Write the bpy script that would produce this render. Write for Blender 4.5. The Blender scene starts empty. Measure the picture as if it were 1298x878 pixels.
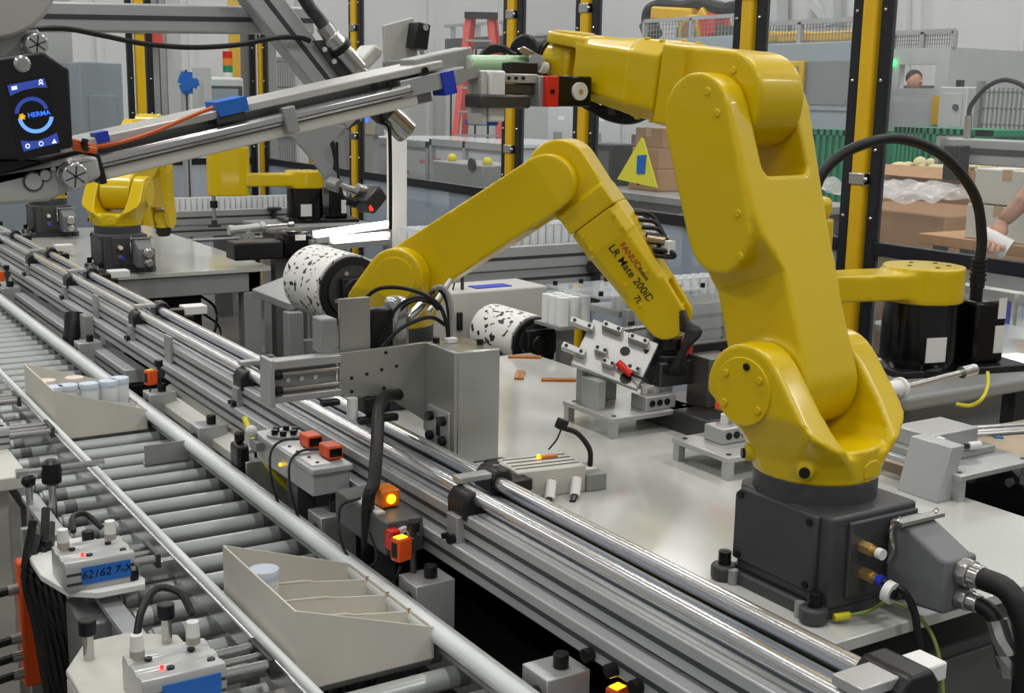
import bpy, bmesh, math, random
from mathutils import Vector as V, Matrix as M
random.seed(7)
SC = bpy.context.scene
COL = SC.collection
PI = math.pi
# ---------------------------------------------------------------- camera (solved from the photo's vanishing points)
F_PX, PITCH, YAW, ROLL, HC = 1571.3, 0.19889, 0.56508, 0.018177, 1.62
cp, sp, cy, sy = math.cos(PITCH), math.sin(PITCH), math.cos(YAW), math.sin(YAW)
FW = V((sy*cp, cy*cp, -sp)); _r = V((cy, -sy, 0)); _u = _r.cross(FW)
RT = _r*math.cos(ROLL) + _u*math.sin(ROLL); UP = -_r*math.sin(ROLL) + _u*math.cos(ROLL)
CAM = V((0, 0, HC))
cd = bpy.data.cameras.new('camera'); cam = bpy.data.objects.new('camera', cd); COL.objects.link(cam)
cd.sensor_width = 36; cd.lens = F_PX*36/1298; cd.clip_start = .05; cd.clip_end = 200
cam.matrix_world = M(((RT.x, UP.x, -FW.x, 0), (RT.y, UP.y, -FW.y, 0), (RT.z, UP.z, -FW.z, HC), (0, 0, 0, 1)))
SC.camera = cam
# ---------------------------------------------------------------- light
SC.view_settings.view_transform = 'Standard'; SC.view_settings.look = 'None'
SC.view_settings.gamma = 1; SC.view_settings.exposure = -0.08
w = bpy.data.worlds.new('hall_ambient'); SC.world = w; w.use_nodes = True
w.node_tree.nodes['Background'].inputs[0].default_value = (1, .99, .97, 1)
w.node_tree.nodes['Background'].inputs[1].default_value = .33
for lx in (-4.5, .5, 5.5, 10.5):
    for ly in (-3, 2.2, 7.4, 12.6, 17.8):
        ld = bpy.data.lights.new('ceiling_lamp_light', 'AREA'); ld.shape = 'RECTANGLE'
        ld.size = .5; ld.size_y = 2.2; ld.energy = 120; ld.color = (1, .98, .95)
        lo = bpy.data.objects.new('ceiling_lamp_light', ld); COL.objects.link(lo); lo.location = (lx, ly, 6.9)
# ---------------------------------------------------------------- photo pixel -> place
def ray(x, y): return (RT*(x-649) - UP*(y-439) + FW*F_PX)
def PZ(x, y, z): d = ray(x, y); return CAM + d*((z-HC)/d.z)
def PX(x, y, X): d = ray(x, y); return CAM + d*(X/d.x)
def PY(x, y, Y): d = ray(x, y); return CAM + d*(Y/d.y)
def PD(x, y, dep): return CAM + ray(x, y)*(dep/F_PX)
# ---------------------------------------------------------------- materials
MATS = {}
def lin(c): 
    return tuple(((v/255)/12.92 if v/255 <= .04045 else ((v/255+.055)/1.055)**2.4) for v in c) + (1,)
def mat(name, rgb, rough=.5, metal=0, noise=0, scale=8, bump=0, trans=0, emit=0, stretch=None, rgb2=None, coat=0, ior=1.45, rn=0, alpha=1):
    if name in MATS: return MATS[name]
    m = bpy.data.materials.new(name); m.use_nodes = True; nt = m.node_tree; b = nt.nodes['Principled BSDF']
    b.inputs['Base Color'].default_value = lin(rgb); b.inputs['Roughness'].default_value = rough; b.inputs['Metallic'].default_value = metal
    b.inputs['IOR'].default_value = ior
    if name == 'robot_yellow': b.inputs['Specular IOR Level'].default_value = .38
    if coat: b.inputs['Coat Weight'].default_value = coat; b.inputs['Coat Roughness'].default_value = .08
    if trans: b.inputs['Transmission Weight'].default_value = trans
    if alpha < 1: b.inputs['Alpha'].default_value = alpha
    if emit: b.inputs['Emission Color'].default_value = lin(rgb); b.inputs['Emission Strength'].default_value = emit
    if noise or bump or rgb2 or rn:
        tc = nt.nodes.new('ShaderNodeTexCoord'); mp = nt.nodes.new('ShaderNodeMapping'); nz = nt.nodes.new('ShaderNodeTexNoise')
        nt.links.new(tc.outputs['Object'], mp.inputs[0]); nt.links.new(mp.outputs[0], nz.inputs['Vector'])
        if stretch: mp.inputs['Scale'].default_value = stretch
        nz.inputs['Scale'].default_value = scale; nz.inputs['Detail'].default_value = 5
        if noise or rgb2:
            mx = nt.nodes.new('ShaderNodeMix'); mx.data_type = 'RGBA'
            c = lin(rgb); c2 = lin(rgb2) if rgb2 else tuple(v*(1-noise) for v in c[:3])+(1,)
            mx.inputs[6].default_value = c; mx.inputs[7].default_value = c2
            rp = nt.nodes.new('ShaderNodeMapRange'); rp.inputs[1].default_value = .35; rp.inputs[2].default_value = .65
            nt.links.new(nz.outputs[0], rp.inputs[0]); nt.links.new(rp.outputs[0], mx.inputs[0]); nt.links.new(mx.outputs[2], b.inputs['Base Color'])
        if rn:
            rp = nt.nodes.new('ShaderNodeMapRange'); rp.inputs[3].default_value = max(.02, rough-rn); rp.inputs[4].default_value = rough+rn
            nt.links.new(nz.outputs[0], rp.inputs[0]); nt.links.new(rp.outputs[0], b.inputs['Roughness'])
        if bump:
            bp = nt.nodes.new('ShaderNodeBump'); bp.inputs['Strength'].default_value = bump; bp.inputs['Distance'].default_value = .01
            nt.links.new(nz.outputs[0], bp.inputs['Height']); nt.links.new(bp.outputs[0], b.inputs['Normal'])
    MATS[name] = m; return m
YEL = mat('robot_yellow', (214, 183, 0), .3, 0, coat=.3, noise=.05, scale=3)
POST = mat('post_yellow', (225, 180, 14), .4, 0, noise=.06, scale=4)
CHAR = mat('charcoal_paint', (66, 67, 69), .42, 0, noise=.15, scale=6)
GBOX = mat('grey_paint_box', (112, 115, 117), .5, 0, noise=.1, scale=9)
BLK = mat('black_plastic', (22, 22, 24), .38, 0, noise=.1)
BLKG = mat('black_gloss', (12, 12, 14), .16, 0)
RUB = mat('black_rubber', (19, 19, 20), .5, 0)
ALU = mat('brushed_aluminium', (186, 187, 186), .36, .5, noise=.08, scale=10)
ALUD = mat('dull_aluminium', (164, 166, 165), .42, .4, noise=.1, scale=9)
ALUP = mat('anodised_profile', (182, 185, 186), .4, .3, noise=.08, scale=5)
GROOVE = mat('profile_groove', (70, 73, 75), .5, .4)
CHR = mat('chrome_tube', (222, 222, 222), .24, .85)
CHR2 = mat('galvanised_roller', (190, 195, 193), .3, .4, noise=.16, scale=6)
STEEL = mat('stainless_steel', (196, 196, 194), .22, .85)
DSTEEL = mat('dark_steel', (88, 88, 88), .4, .8, noise=.2, scale=10)
BOLT = mat('black_bolt', (34, 34, 36), .36, .5)
WPL = mat('white_plastic', (226, 227, 224), .4, 0, noise=.03)
HDPE = mat('white_guide_strip', (214, 219, 219), .36, 0, noise=.08, scale=6)
LGREY = mat('light_grey_paint', (192, 192, 186), .45, 0, noise=.05, scale=5)
CREAM = mat('cream_grey_paint', (205, 205, 196), .38, 0, noise=.06, scale=4)
TOP = mat('table_top_white', (198, 200, 195), .14, 0, noise=.07, scale=2.2, coat=.4, rn=.06)
DGREY = mat('dark_grey_paint', (84, 86, 86), .5, 0, noise=.1)
FRAMEG = mat('frame_grey_paint', (140, 143, 142), .5, 0, noise=.08)
ORG = mat('orange_plastic', (226, 84, 22), .36, 0, noise=.06)
ORGC = mat('orange_cable_jacket', (212, 98, 40), .45, 0)
RED = mat('red_plastic', (214, 40, 26), .4, 0)
BLUE = mat('blue_tape', (36, 108, 198), .6, 0, noise=.12, scale=30)
BLUED = mat('dark_blue_tape', (40, 62, 190), .55, 0, noise=.1)
YELC = mat('yellow_cable', (206, 196, 32), .45, 0)
CARD = mat('cardboard', (176, 138, 100), .8, 0, noise=.1, scale=12)
CARDW = mat('white_board', (212, 209, 198), .65, 0, noise=.07, scale=7)
CARDE = mat('board_raw_edge', (150, 116, 78), .8, 0)
BRASS = mat('brass', (214, 182, 120), .32, .8)
GREEN = mat('green_bin', (20, 138, 96), .45, 0, noise=.1)
VIAL = mat('vial_plastic', (226, 230, 232), .3, 0, coat=.2)
LIDB = mat('lid_pale_blue', (206, 216, 230), .4, 0)
LIDP = mat('lid_pale_peach', (228, 212, 204), .4, 0)
WALLM = mat('white_wall_paint', (214, 216, 216), .7, 0, noise=.04, scale=.6)
FLOORM = mat('concrete_floor', (98, 96, 91), .45, 0, noise=.3, scale=2.5, bump=.05, rn=.12)
CLEAR = mat('clear_panel', (232, 240, 244), .05, 0, alpha=.045)
GLOW = mat('lit_light_bar', (255, 250, 242), .4, 0, emit=6)
LEDR = mat('red_indicator', (255, 30, 24), .4, emit=4)
LEDA = mat('amber_indicator', (255, 190, 20), .4, emit=5)
LEDG = mat('green_indicator', (40, 255, 130), .4, emit=4)
# ---------------------------------------------------------------- mesh builder
def rotm(z=0, x=0, y=0): return M.Rotation(z, 4, 'Z') @ M.Rotation(y, 4, 'Y') @ M.Rotation(x, 4, 'X')
def frame_to(a, b):
    d = (b-a); L = d.length
    return M.Translation((a+b)/2) @ d.to_track_quat('Z', 'Y').to_matrix().to_4x4(), L
def spline(pts, k=6):
    pts = [V(p) for p in pts]; out = []
    P = [pts[0]*2-pts[1]] + pts + [pts[-1]*2-pts[-2]]
    for i in range(1, len(P)-2):
        for j in range(k):
            t = j/k; a, b, c, d = P[i-1], P[i], P[i+1], P[i+2]
            out.append(.5*((2*b)+(c-a)*t+(2*a-5*b+4*c-d)*t*t+(3*b-a-3*c+d)*t**3))
    return out+[pts[-1]]
class B:
    def __init__(s): s.bm = bmesh.new()
    def tf(s, vs, m): 
        for v in vs: v.co = m @ v.co
        return s
    def box(s, c, d, m=None):
        r = bmesh.ops.create_cube(s.bm, size=1)['verts']
        mm = M.Translation(V(c)) @ (m or M()) @ M.Diagonal((d[0], d[1], d[2], 1)); return s.tf(r, mm)
    def bx(s, x0, x1, y0, y1, z0, z1): return s.box(((x0+x1)/2, (y0+y1)/2, (z0+z1)/2), (x1-x0, y1-y0, z1-z0))
    def bar(s, a, b, wx, wy, up=(0, 0, 1)):      # rectangular bar between two points
        a, b = V(a), V(b); z = (b-a).normalized(); y = V(up)-z*V(up).dot(z); y.normalize(); x = y.cross(z)
        c = (a+b)/2; L = (b-a).length; r = bmesh.ops.create_cube(s.bm, size=1)['verts']
        mm = M(((x.x*wx, y.x*wy, z.x*L, c.x), (x.y*wx, y.y*wy, z.y*L, c.y), (x.z*wx, y.z*wy, z.z*L, c.z), (0, 0, 0, 1))); return s.tf(r, mm)
    def cyl(s, a, b, r, r2=None, n=18):
        a, b = V(a), V(b); mm, L = frame_to(a, b)
        q = bmesh.ops.create_cone(s.bm, cap_ends=True, segments=n, radius1=r, radius2=r if r2 is None else r2, depth=L)['verts']; return s.tf(q, mm)
    def ball(s, c, r, sc=(1, 1, 1), n=12):
        q = bmesh.ops.create_uvsphere(s.bm, u_segments=n, v_segments=max(6, n*2//3), radius=r)['verts']
        return s.tf(q, M.Translation(V(c)) @ M.Diagonal((sc[0], sc[1], sc[2], 1)))
    def tube(s, pts, r, n=8, k=6, sm=True):
        P = spline(pts, k) if sm and len(pts) > 2 else [V(p) for p in pts]
        rings = []; up = V((.13, .31, .94))
        for i, p in enumerate(P):
            t = (P[min(i+1, len(P)-1)]-P[max(i-1, 0)]).normalized(); x = t.cross(up)
            if x.length < 1e-4: x = t.cross(V((1, 0, 0)))
            x.normalize(); y = t.cross(x); rr = r(i/(len(P)-1)) if callable(r) else r
            rings.append([s.bm.verts.new(p+x*rr*math.cos(2*PI*q/n)+y*rr*math.sin(2*PI*q/n)) for q in range(n)])
        for a, b in zip(rings, rings[1:]):
            for q in range(n): s.bm.faces.new((a[q], a[(q+1) % n], b[(q+1) % n], b[q]))
        s.bm.faces.new(rings[0][::-1]); s.bm.faces.new(rings[-1]); return s
    def prism(s, pts, a, b, ax='z', m=None):     # polygon extruded along an axis: x->(y,z)  y->(x,z)  z->(x,y)
        def mk(p, t): return {'x': (t, p[0], p[1]), 'y': (p[0], t, p[1]), 'z': (p[0], p[1], t)}[ax]
        A = [s.bm.verts.new(mk(p, a)) for p in pts]; Bv = [s.bm.verts.new(mk(p, b)) for p in pts]; n = len(pts)
        s.bm.faces.new(A); s.bm.faces.new(Bv[::-1])
        for i in range(n): s.bm.faces.new((A[i], Bv[i], Bv[(i+1) % n], A[(i+1) % n]))
        if m: s.tf(A+Bv, m)
        return s
    def lathe(s, prof, c=(0, 0, 0), n=24, m=None):
        rings = [[s.bm.verts.new((r*math.cos(2*PI*q/n), r*math.sin(2*PI*q/n), z)) for q in range(n)] for r, z in prof]
        for a, b in zip(rings, rings[1:]):
            for q in range(n): s.bm.faces.new((a[q], a[(q+1) % n], b[(q+1) % n], b[q]))
        s.bm.faces.new(rings[0][::-1]); s.bm.faces.new(rings[-1])
        return s.tf([v for r in rings for v in r], M.Translation(V(c)) @ (m or M()))
    def hull(s, pts):
        vs = [s.bm.verts.new(p) for p in pts]; r = bmesh.ops.convex_hull(s.bm, input=vs)
        bmesh.ops.delete(s.bm, geom=[g for g in r['geom_interior'] if isinstance(g, bmesh.types.BMVert)], context='VERTS'); return s
    def obj(s, name, m, parent=None, bevel=0, seg=2, remesh=0, smooth=0, wrel=False, ang=38, sub=0, keep=False):
        bm = s.bm; bmesh.ops.recalc_face_normals(bm, faces=bm.faces)
        loc = None
        if parent is None and not keep:
            xs = [v.co for v in bm.verts]
            loc = V(((min(v.x for v in xs)+max(v.x for v in xs))/2, (min(v.y for v in xs)+max(v.y for v in xs))/2, min(v.z for v in xs)))
            bmesh.ops.translate(bm, verts=bm.verts, vec=-loc)
        elif wrel:
            q = parent; mm = M()
            while q is not None: mm = q.matrix_basis @ mm; q = q.parent
            bmesh.ops.transform(bm, matrix=mm.inverted(), verts=bm.verts)
        me = bpy.data.meshes.new(name); bm.to_mesh(me); bm.free()
        o = bpy.data.objects.new(name, me); COL.objects.link(o); me.materials.append(m)
        if loc: o.location = loc
        if parent: o.parent = parent
        if remesh:
            r = o.modifiers.new('r', 'REMESH'); r.mode = 'VOXEL'; r.voxel_size = remesh; r.use_smooth_shade = True
            if smooth:
                r = o.modifiers.new('s', 'SMOOTH'); r.iterations = smooth; r.factor = .5
        else:
            if bevel:
                r = o.modifiers.new('b', 'BEVEL'); r.width = bevel; r.segments = seg; r.limit_method = 'ANGLE'; r.angle_limit = math.radians(40)
            if sub:
                r = o.modifiers.new('u', 'SUBSURF'); r.levels = r.render_levels = sub
            for f in me.polygons: f.use_smooth = True
            me.set_sharp_from_angle(angle=math.radians(ang))
        return o
def tag(o, label, cat, group=None):
    o['label'] = label; o['category'] = cat
    if group: o['group'] = group
    return o
def struct(o): o['kind'] = 'structure'; return o
def thing(name, label, cat, loc=(0, 0, 0), rz=0, group=None):
    o = bpy.data.objects.new(name, None); COL.objects.link(o); o.location = loc; o.rotation_euler = (0, 0, rz); o.empty_display_size = .05
    return tag(o, label, cat, group)
def copy_tree(o, parent=None):
    c = o.copy(); COL.objects.link(c); c.parent = parent
    for ch in list(o.children): copy_tree(ch, c)
    return c
def dup(o, d, label=None, rz=None):
    c = copy_tree(o); c.location = V(o.location)+V(d)
    if rz is not None: c.rotation_euler[2] = rz
    if label: c['label'] = label
    return c
def poly(c, r, n=16, a0=0, a1=2*PI): return [(c[0]+r*math.cos(a0+(a1-a0)*i/n), c[1]+r*math.sin(a0+(a1-a0)*i/n)) for i in range(n)]
def hull2(pts):
    pts = sorted(set((round(p[0], 5), round(p[1], 5)) for p in pts))
    def half(ps):
        h = []
        for p in ps:
            while len(h) > 1 and (h[-1][0]-h[-2][0])*(p[1]-h[-2][1])-(h[-1][1]-h[-2][1])*(p[0]-h[-2][0]) <= 0: h.pop()
            h.append(p)
        return h[:-1]
    return half(pts)+half(pts[::-1])
def boolean(o, other, op):
    md = o.modifiers.new('bool', 'BOOLEAN'); md.operation = op; md.object = other; md.solver = 'EXACT'
    dg = bpy.context.evaluated_depsgraph_get(); me = bpy.data.meshes.new_from_object(o.evaluated_get(dg))
    o.modifiers.clear(); o.data = me; bpy.data.objects.remove(other)
def isect(prisms, lathe=None):      # intersection of extruded outlines -> B
    obs = []
    for p in prisms:
        b = B(); b.prism(*p); obs.append(b.obj('tmp', YEL, keep=True))
    if lathe: obs.append(B().lathe(lathe, n=64).obj('tmp', YEL, keep=True))
    bpy.context.view_layer.update()
    o = obs[0]
    for q in obs[1:]: boolean(o, q, 'INTERSECT')
    b = B(); b.bm.from_mesh(o.data); bpy.data.objects.remove(o); return b
def text(name, body, size, m, parent, mw, align='LEFT', depth=.0004, shear=0, bold=0):
    cu = bpy.data.curves.new(name, 'FONT'); cu.body = body; cu.size = size; cu.align_x = align; cu.align_y = 'CENTER'; cu.extrude = depth; cu.shear = shear; cu.offset = bold; cu.resolution_u = 3
    o = bpy.data.objects.new(name+'_c', cu); COL.objects.link(o); dg = bpy.context.evaluated_depsgraph_get(); dg.update()
    me = bpy.data.meshes.new_from_object(o.evaluated_get(dg)); bpy.data.objects.remove(o)
    me.transform(mw); me.materials.clear(); me.materials.append(m)
    q = bpy.data.objects.new(name, me); COL.objects.link(q); q.parent = parent; return q
def inv_basis(o):
    mm = M(); q = o
    while q is not None: mm = q.matrix_basis @ mm; q = q.parent
    return mm.inverted()
# ================================================================ THE HALL
struct(B().bx(-9, 13, -6, 18, -.1, 0).obj('floor', FLOORM, keep=True))
struct(B().bx(-9, 13, -6, 18, 7.2, 7.3).obj('ceiling', WALLM, keep=True))
wb = struct(B().bx(-9, 13, 18, 18.1, 0, 7.2).obj('wall_back', WALLM, keep=True))
wr = struct(B().bx(13, 13.1, -6, 18.1, 0, 7.2).obj('wall_right', WALLM, keep=True))
WALLG = mat('grey_wall_band', (88, 90, 93), .6, 0, noise=.08)
struct(B().bx(12.985, 13, -6, 18, 0, 1.85).obj('trim_1', WALLG, keep=True))
for i in range(11):    # ribs of the white steel siding on the far wall
    struct(B().bx(-2+i*1.3, -1.92+i*1.3, 17.93, 18, 0, 7.2).obj('wall_rib', WALLM, wb, keep=True))
for i in range(8):
    struct(B().bx(12.93, 13, 1+i*2.1, 1.07+i*2.1, 1.85, 7.2).obj('wall_rib', WALLM, wr, keep=True))
LAMPM = mat('lamp_housing_white', (220, 220, 218), .5)
for lx in (-4.5, .5, 5.5, 10.5):
    for ly in (-3, 2.2, 7.4, 12.6, 17.8):
        if ly < 17: tag(B().bx(lx-.27, lx+.27, ly-1.12, ly+1.12, 6.93, 7.0).bx(lx-.05, lx+.05, ly-.9, ly-.8, 7, 7.2).bx(lx-.05, lx+.05, ly+.8, ly+.9, 7, 7.2).obj('ceiling_lamp', LAMPM), 'long white lamp under the hall ceiling', 'lamp', 'hall ceiling lamps')

# ================================================================ SIX-AXIS ROBOTS
def robot(label, loc, t1, t2, t3, roll=0, t5=0, tool=None, detail=True):
    R = thing('industrial_robot', label, 'robot', loc)
    t1, t2, t3, roll, t5 = map(math.radians, (t1, t2, t3, roll, t5))
    # --- base (charcoal casting), connector side faces -Y
    b = B().prism([(-.092, -.13), (.092, -.13), (.092, .07), (.07, .092), (-.07, .092), (-.092, .07)], .02, .165)
    b.bx(-.105, .105, -.125, .095, 0, .022).cyl((0, 0, .15), (0, 0, .2), .098, n=40)
    for sx in (-1, 1):
        for yy in (-.115, .085): b.cyl((sx*.105, yy, 0), (sx*.105, yy, .026), .022, n=16)
    base = b.obj('base', CHAR, R, bevel=.006, seg=3)
    B().prism([(-.105, .04), (.075, .04), (.075, .15), (.06, .163), (-.105, .163)], -.1, -.09, 'x').obj('side_cover', CHAR, base, bevel=.004)
    for yy in (-.09, .06):
        for zz in (.05, .15): B().cyl((-.103, yy, zz), (-.098, yy, zz), .006, n=10).obj('screw', BOLT, base)
    for sx in (-1, 1):
        for yy in (-.115, .085): B().cyl((sx*.105, yy, .02), (sx*.105, yy, .048), .0105, n=14).cyl((sx*.105, yy, .048), (sx*.105, yy, .049), .006, n=6).obj('mounting_bolt', BOLT, base, bevel=.001)
    for sx, yy in ((-1, -.09), (-1, .06)): B().cyl((sx*.108, yy, .0), (sx*.108, yy, .024), .0085, n=12).obj('dowel_pin', ALUD, base)
    # connector panel and box
    B().bx(-.06, .088, -.137, -.128, .035, .155).obj('connector_panel', CHAR, base, bevel=.003)
    for xx, zz in ((-.035, .115), (-.03, .072)):
        f = B().cyl((xx, -.137, zz), (xx, -.158, zz), .0105, n=6).cyl((xx, -.158, zz), (xx, -.168, zz), .007, n=12).obj('air_fitting', BRASS, base)
        B().cyl((xx, -.168, zz), (xx, -.178, zz), .0085, n=12).obj('push_fitting', WPL if zz > .1 else BLUED, f)
    cb = B().prism([(-.137, .04), (-.137, .15), (-.165, .15), (-.235, .118), (-.25, .118), (-.25, .035), (-.2, .03)], .02, .088, 'x').obj('connector_box', GBOX, base, bevel=.006, seg=3)
    for xx in (.012, .096): B().tube([(xx, -.15, .085), (xx, -.156, .11), (xx, -.15, .14), (xx, -.165, .16)], .0035, n=6).obj('latch', STEEL, cb)
    B().bx(.006, .102, -.175, -.158, .15, .156).obj('latch_bar', STEEL, cb)
    for zz, r in ((.098, .018), (.058, .014)):
        B().cyl((.054, -.25, zz), (.054, -.268, zz), r+.004, n=8).cyl((.054, -.268, zz), (.054, -.285, zz), r, n=14).obj('cable_gland', STEEL, cb, bevel=.002)
    if detail:
        B().tube([(.054, -.28, .098), (.058, -.33, .09), (.062, -.36, .03), (.06, -.365, -.08), (.06, -.36, -.22), (.05, -.34, -.4)], .0165, n=10).obj('power_cable', RUB, cb)
        B().tube([(.054, -.28, .058), (.056, -.305, .052), (.056, -.32, .03)], .012, n=10).obj('signal_cable', RUB, cb)
        B().tube([(.056, -.315, .045), (.056, -.335, .0), (.056, -.34, -.03)], .0155, n=8, k=2).obj('plug_shell', STEEL, cb)
        B().tube([(-.03, -.175, .072), (-.01, -.2, .06), (.0, -.215, .03), (.0, -.23, -.02), (.01, -.25, -.1)], .006, n=8).obj('air_hose', RUB, base)
        k = B().cyl((-.028, -.183, .06), (-.026, -.195, .058), .017, n=18).obj('hose_ring', WPL, base)
        B().cyl((-.027, -.194, .058), (-.0265, -.199, .058), .008, n=12).obj('ring_core', BLK, k)
        g = B().tube([(-.08, -.14, .012), (-.04, -.16, .02), (.01, -.16, .025), (.03, -.2, .012), (.03, -.24, -.03), (.02, -.27, -.12)], .003, n=6).obj('earth_wire', mat('earth_green', (120, 140, 60), .5), base)
        B().cyl((-.085, -.138, .012), (-.062, -.147, .014), .006, n=10).obj('earth_lug', YELC, g)
        B().cyl((.085, .02, .17), (.115, .02, .17), .008, n=6).obj('plug_bolt', STEEL, base)
    # --- turret
    Up = [(-.128, .46), (-.128, .3), (-.1, .225), (-.097, .195), (.097, .195), (.1, .225), (.128, .3), (.128, .46), (.072, .46), (.072, .305), (.066, .27), (.05, .245), (.025, .236), (-.025, .236), (-.05, .245), (-.066, .27), (-.072, .305), (-.072, .46)]
    Sd = hull2(poly((.05, .33), .074, 28)+[(-.098, .255), (-.098, .195), (.098, .195), (.1, .235)])
    b = isect([(Up, -.2, .25, 'y'), (Sd, -.2, .2, 'x')], [(.1, .18), (.1, .205), (.108, .23), (.13, .265), (.165, .305), (.22, .36), (.3, .5)]); b.cyl((0, 0, .196), (0, 0, .25), .099, n=48)
    SB = [(-math.cos(a), math.sin(a)) for a in (.62, -.5)]
    for c_, s_ in SB: b.cyl((.08*c_, .08*s_, .221), (.117*c_, .117*s_, .221), .0135, n=14)
    tu = b.obj('turret', YEL, R, remesh=.0034, smooth=7); tu.rotation_euler = (0, 0, t1)
    c = B().cyl((-.126, .05, .33), (-.1312, .05, .33), .054, n=40).obj('joint_cover', YEL, tu, bevel=.0015)
    for a in (35, 100, 145, 215, 325):
        p = (-.1308, .05+.041*math.cos(math.radians(a)), .33+.041*math.sin(math.radians(a)))
        B().cyl(p, (p[0]-.0035, p[1], p[2]), .0062, n=12).obj('cover_screw', YEL if a != 100 else BOLT, c, bevel=.0012)
    for c_, s_ in SB: B().cyl((.1*c_, .1*s_, .221), (.121*c_, .121*s_, .221), .0085, n=12).obj('stopper_bolt', BOLT, tu)
    B().cyl((.126, .05, .33), (.131, .05, .33), .054, n=40).obj('joint_cover', YEL, tu, bevel=.0015)
    B().prism([(-.012, .203), (.03, .203), (.03, .222), (.018, .231), (.0, .231), (-.012, .224)], -.1005, -.094, 'y').obj('service_cap', YEL, tu, bevel=.002)
    # --- upper arm
    Fr = [(-.064, -.08), (.064, -.08), (.066, .1), (.082, .3), (.097, .44), (.097, .51), (.056, .51), (.056, .335), (.048, .322), (-.048, .322), (-.056, .335), (-.056, .51), (-.1, .51), (-.1, .26), (-.092, .225), (-.07, .19), (-.06, .17), (-.062, .05)]
    Si = hull2(poly((0, 0), .074, 28)+poly((0, .44), .068, 28))
    b = isect([(Fr, -.2, .2, 'y'), (Si, -.2, .2, 'x')]); b.cyl((-.067, 0, 0), (.067, 0, 0), .074, n=40)
    b.prism(hull2(poly((0, .44), .068, 24)+poly((.004, .25), .064, 24)), -.106, -.062, 'x')
    ua = b.obj('upper_arm', YEL, R, remesh=.0034, smooth=7)
    J2 = M.Translation(V((0, 0, 0))) @ rotm(t1) @ M.Translation((0, .05, .33))
    ua.matrix_basis = J2 @ rotm(x=-t2)
    for yy, zz in ((-.035, .468), (-.045, .43), (-.044, .27), (-.03, .205)): B().cyl((-.09, yy, zz), (-.1075, yy, zz), .0068, n=12).obj('arm_screw', YEL, ua, bevel=.0015)
    # --- elbow and forearm
    b = B().prism(hull2(poly((-.008, .028), .077, 30, PI/2, 3*PI/2)+[(.1, .1), (.1, -.032), (.05, -.049)]), -.054, .054, 'x')
    b.bx(-.066, .066, .075, .13, -.032, .1)
    el = b.obj('elbow', YEL, R, remesh=.0034, smooth=5); J3 = J2 @ rotm(x=-t2) @ M.Translation((0, 0, .44)) @ rotm(x=t2) @ rotm(x=t3)
    el.matrix_basis = J3
    for zz in (.075, -.01): B().cyl((-.05, -.02 if zz > 0 else .06, zz), (-.0565, -.02 if zz > 0 else .06, zz), .006, n=12).obj('elbow_screw', YEL, el, bevel=.001)
    ch = .02
    def sect(y, wx, wz, ch): return [(x*sx, y, z*sz) for x, z in ((wx, wz-ch), (wx-ch, wz)) for sx in (-1, 1) for sz in (-1, 1)]
    b = B().hull(sect(.13, .066, .07, .022)+sect(.2, .066, .07, .022)); b.hull(sect(.19, .0655, .069, .022)+sect(.35, .053, .057, .014))
    for sx in (-1, 1):
        x0, x1 = sorted((sx*.053, sx*.031)); b.prism(hull2([(.33, .057), (.33, -.057)]+poly((.42, 0), .05, 24)), x0, x1, 'x')
    fa = b.obj('forearm', YEL, R, remesh=.003, smooth=5); fa.matrix_basis = J3 @ M.Translation((0, .001, .035)) @ rotm(y=roll)
    B().cyl((-.0525, .42, 0), (-.0555, .42, 0), .038, n=32).obj('wrist_cover', YEL, fa, bevel=.001)
    for y, zz, xx in ((.15, .045, .0665), (.15, -.045, .0665), (.185, .045, .0665), (.185, -.045, .0665), (.3, .03, .0565), (.3, -.03, .0565), (.36, -.03, .0535)):
        for sx in (-1, 1): B().cyl((sx*(xx-.003), y, zz), (sx*(xx+.0025), y, zz), .0055, n=10).obj('arm_screw', YEL, fa, bevel=.001)
    J5 = J3 @ M.Translation((0, .42, .035)) @ rotm(y=roll) @ rotm(x=t5)
    b = B().cyl((-.029, 0, 0), (.029, 0, 0), .037, n=32).cyl((0, 0, 0), (0, .05, 0), .035, .033, n=32).bx(-.028, .028, -.03, .02, -.034, .034)
    wr = b.obj('wrist', YEL, R, bevel=.004, seg=2); wr.matrix_basis = J5
    B().cyl((0, .05, 0), (0, .08, 0), .0365, n=32).cyl((0, .08, 0), (0, .09, 0), .03, n=32).obj('flange', BLK, wr, bevel=.002)
    return R, dict(base=base, turret=tu, upper=ua, elbow=el, fore=fa, wrist=wr)
R1, P1 = robot('large yellow six-axis robot arm on charcoal base, forearm reaching to the labeler', (1.435, 1.35, .85), 7.2, 19.4, 7.5, roll=90, t5=0)
R2, P2 = robot('yellow robot arm bent over the table with printed lettering on its forearm', (1.42, 2.8, .85), -139, 56.5, -52, roll=0, t5=-38, detail=False)
R3, P3 = robot('yellow robot arm on the far table beneath the label feed beam', (1.42, 5.45, .85), -36, 57, -74, t5=-10, detail=False)
R4, P4 = robot('yellow robot on charcoal base half hidden behind the labeler housing', (1.45, 6.95, .85), 100, 62, -60, t5=-20, detail=False)
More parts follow.
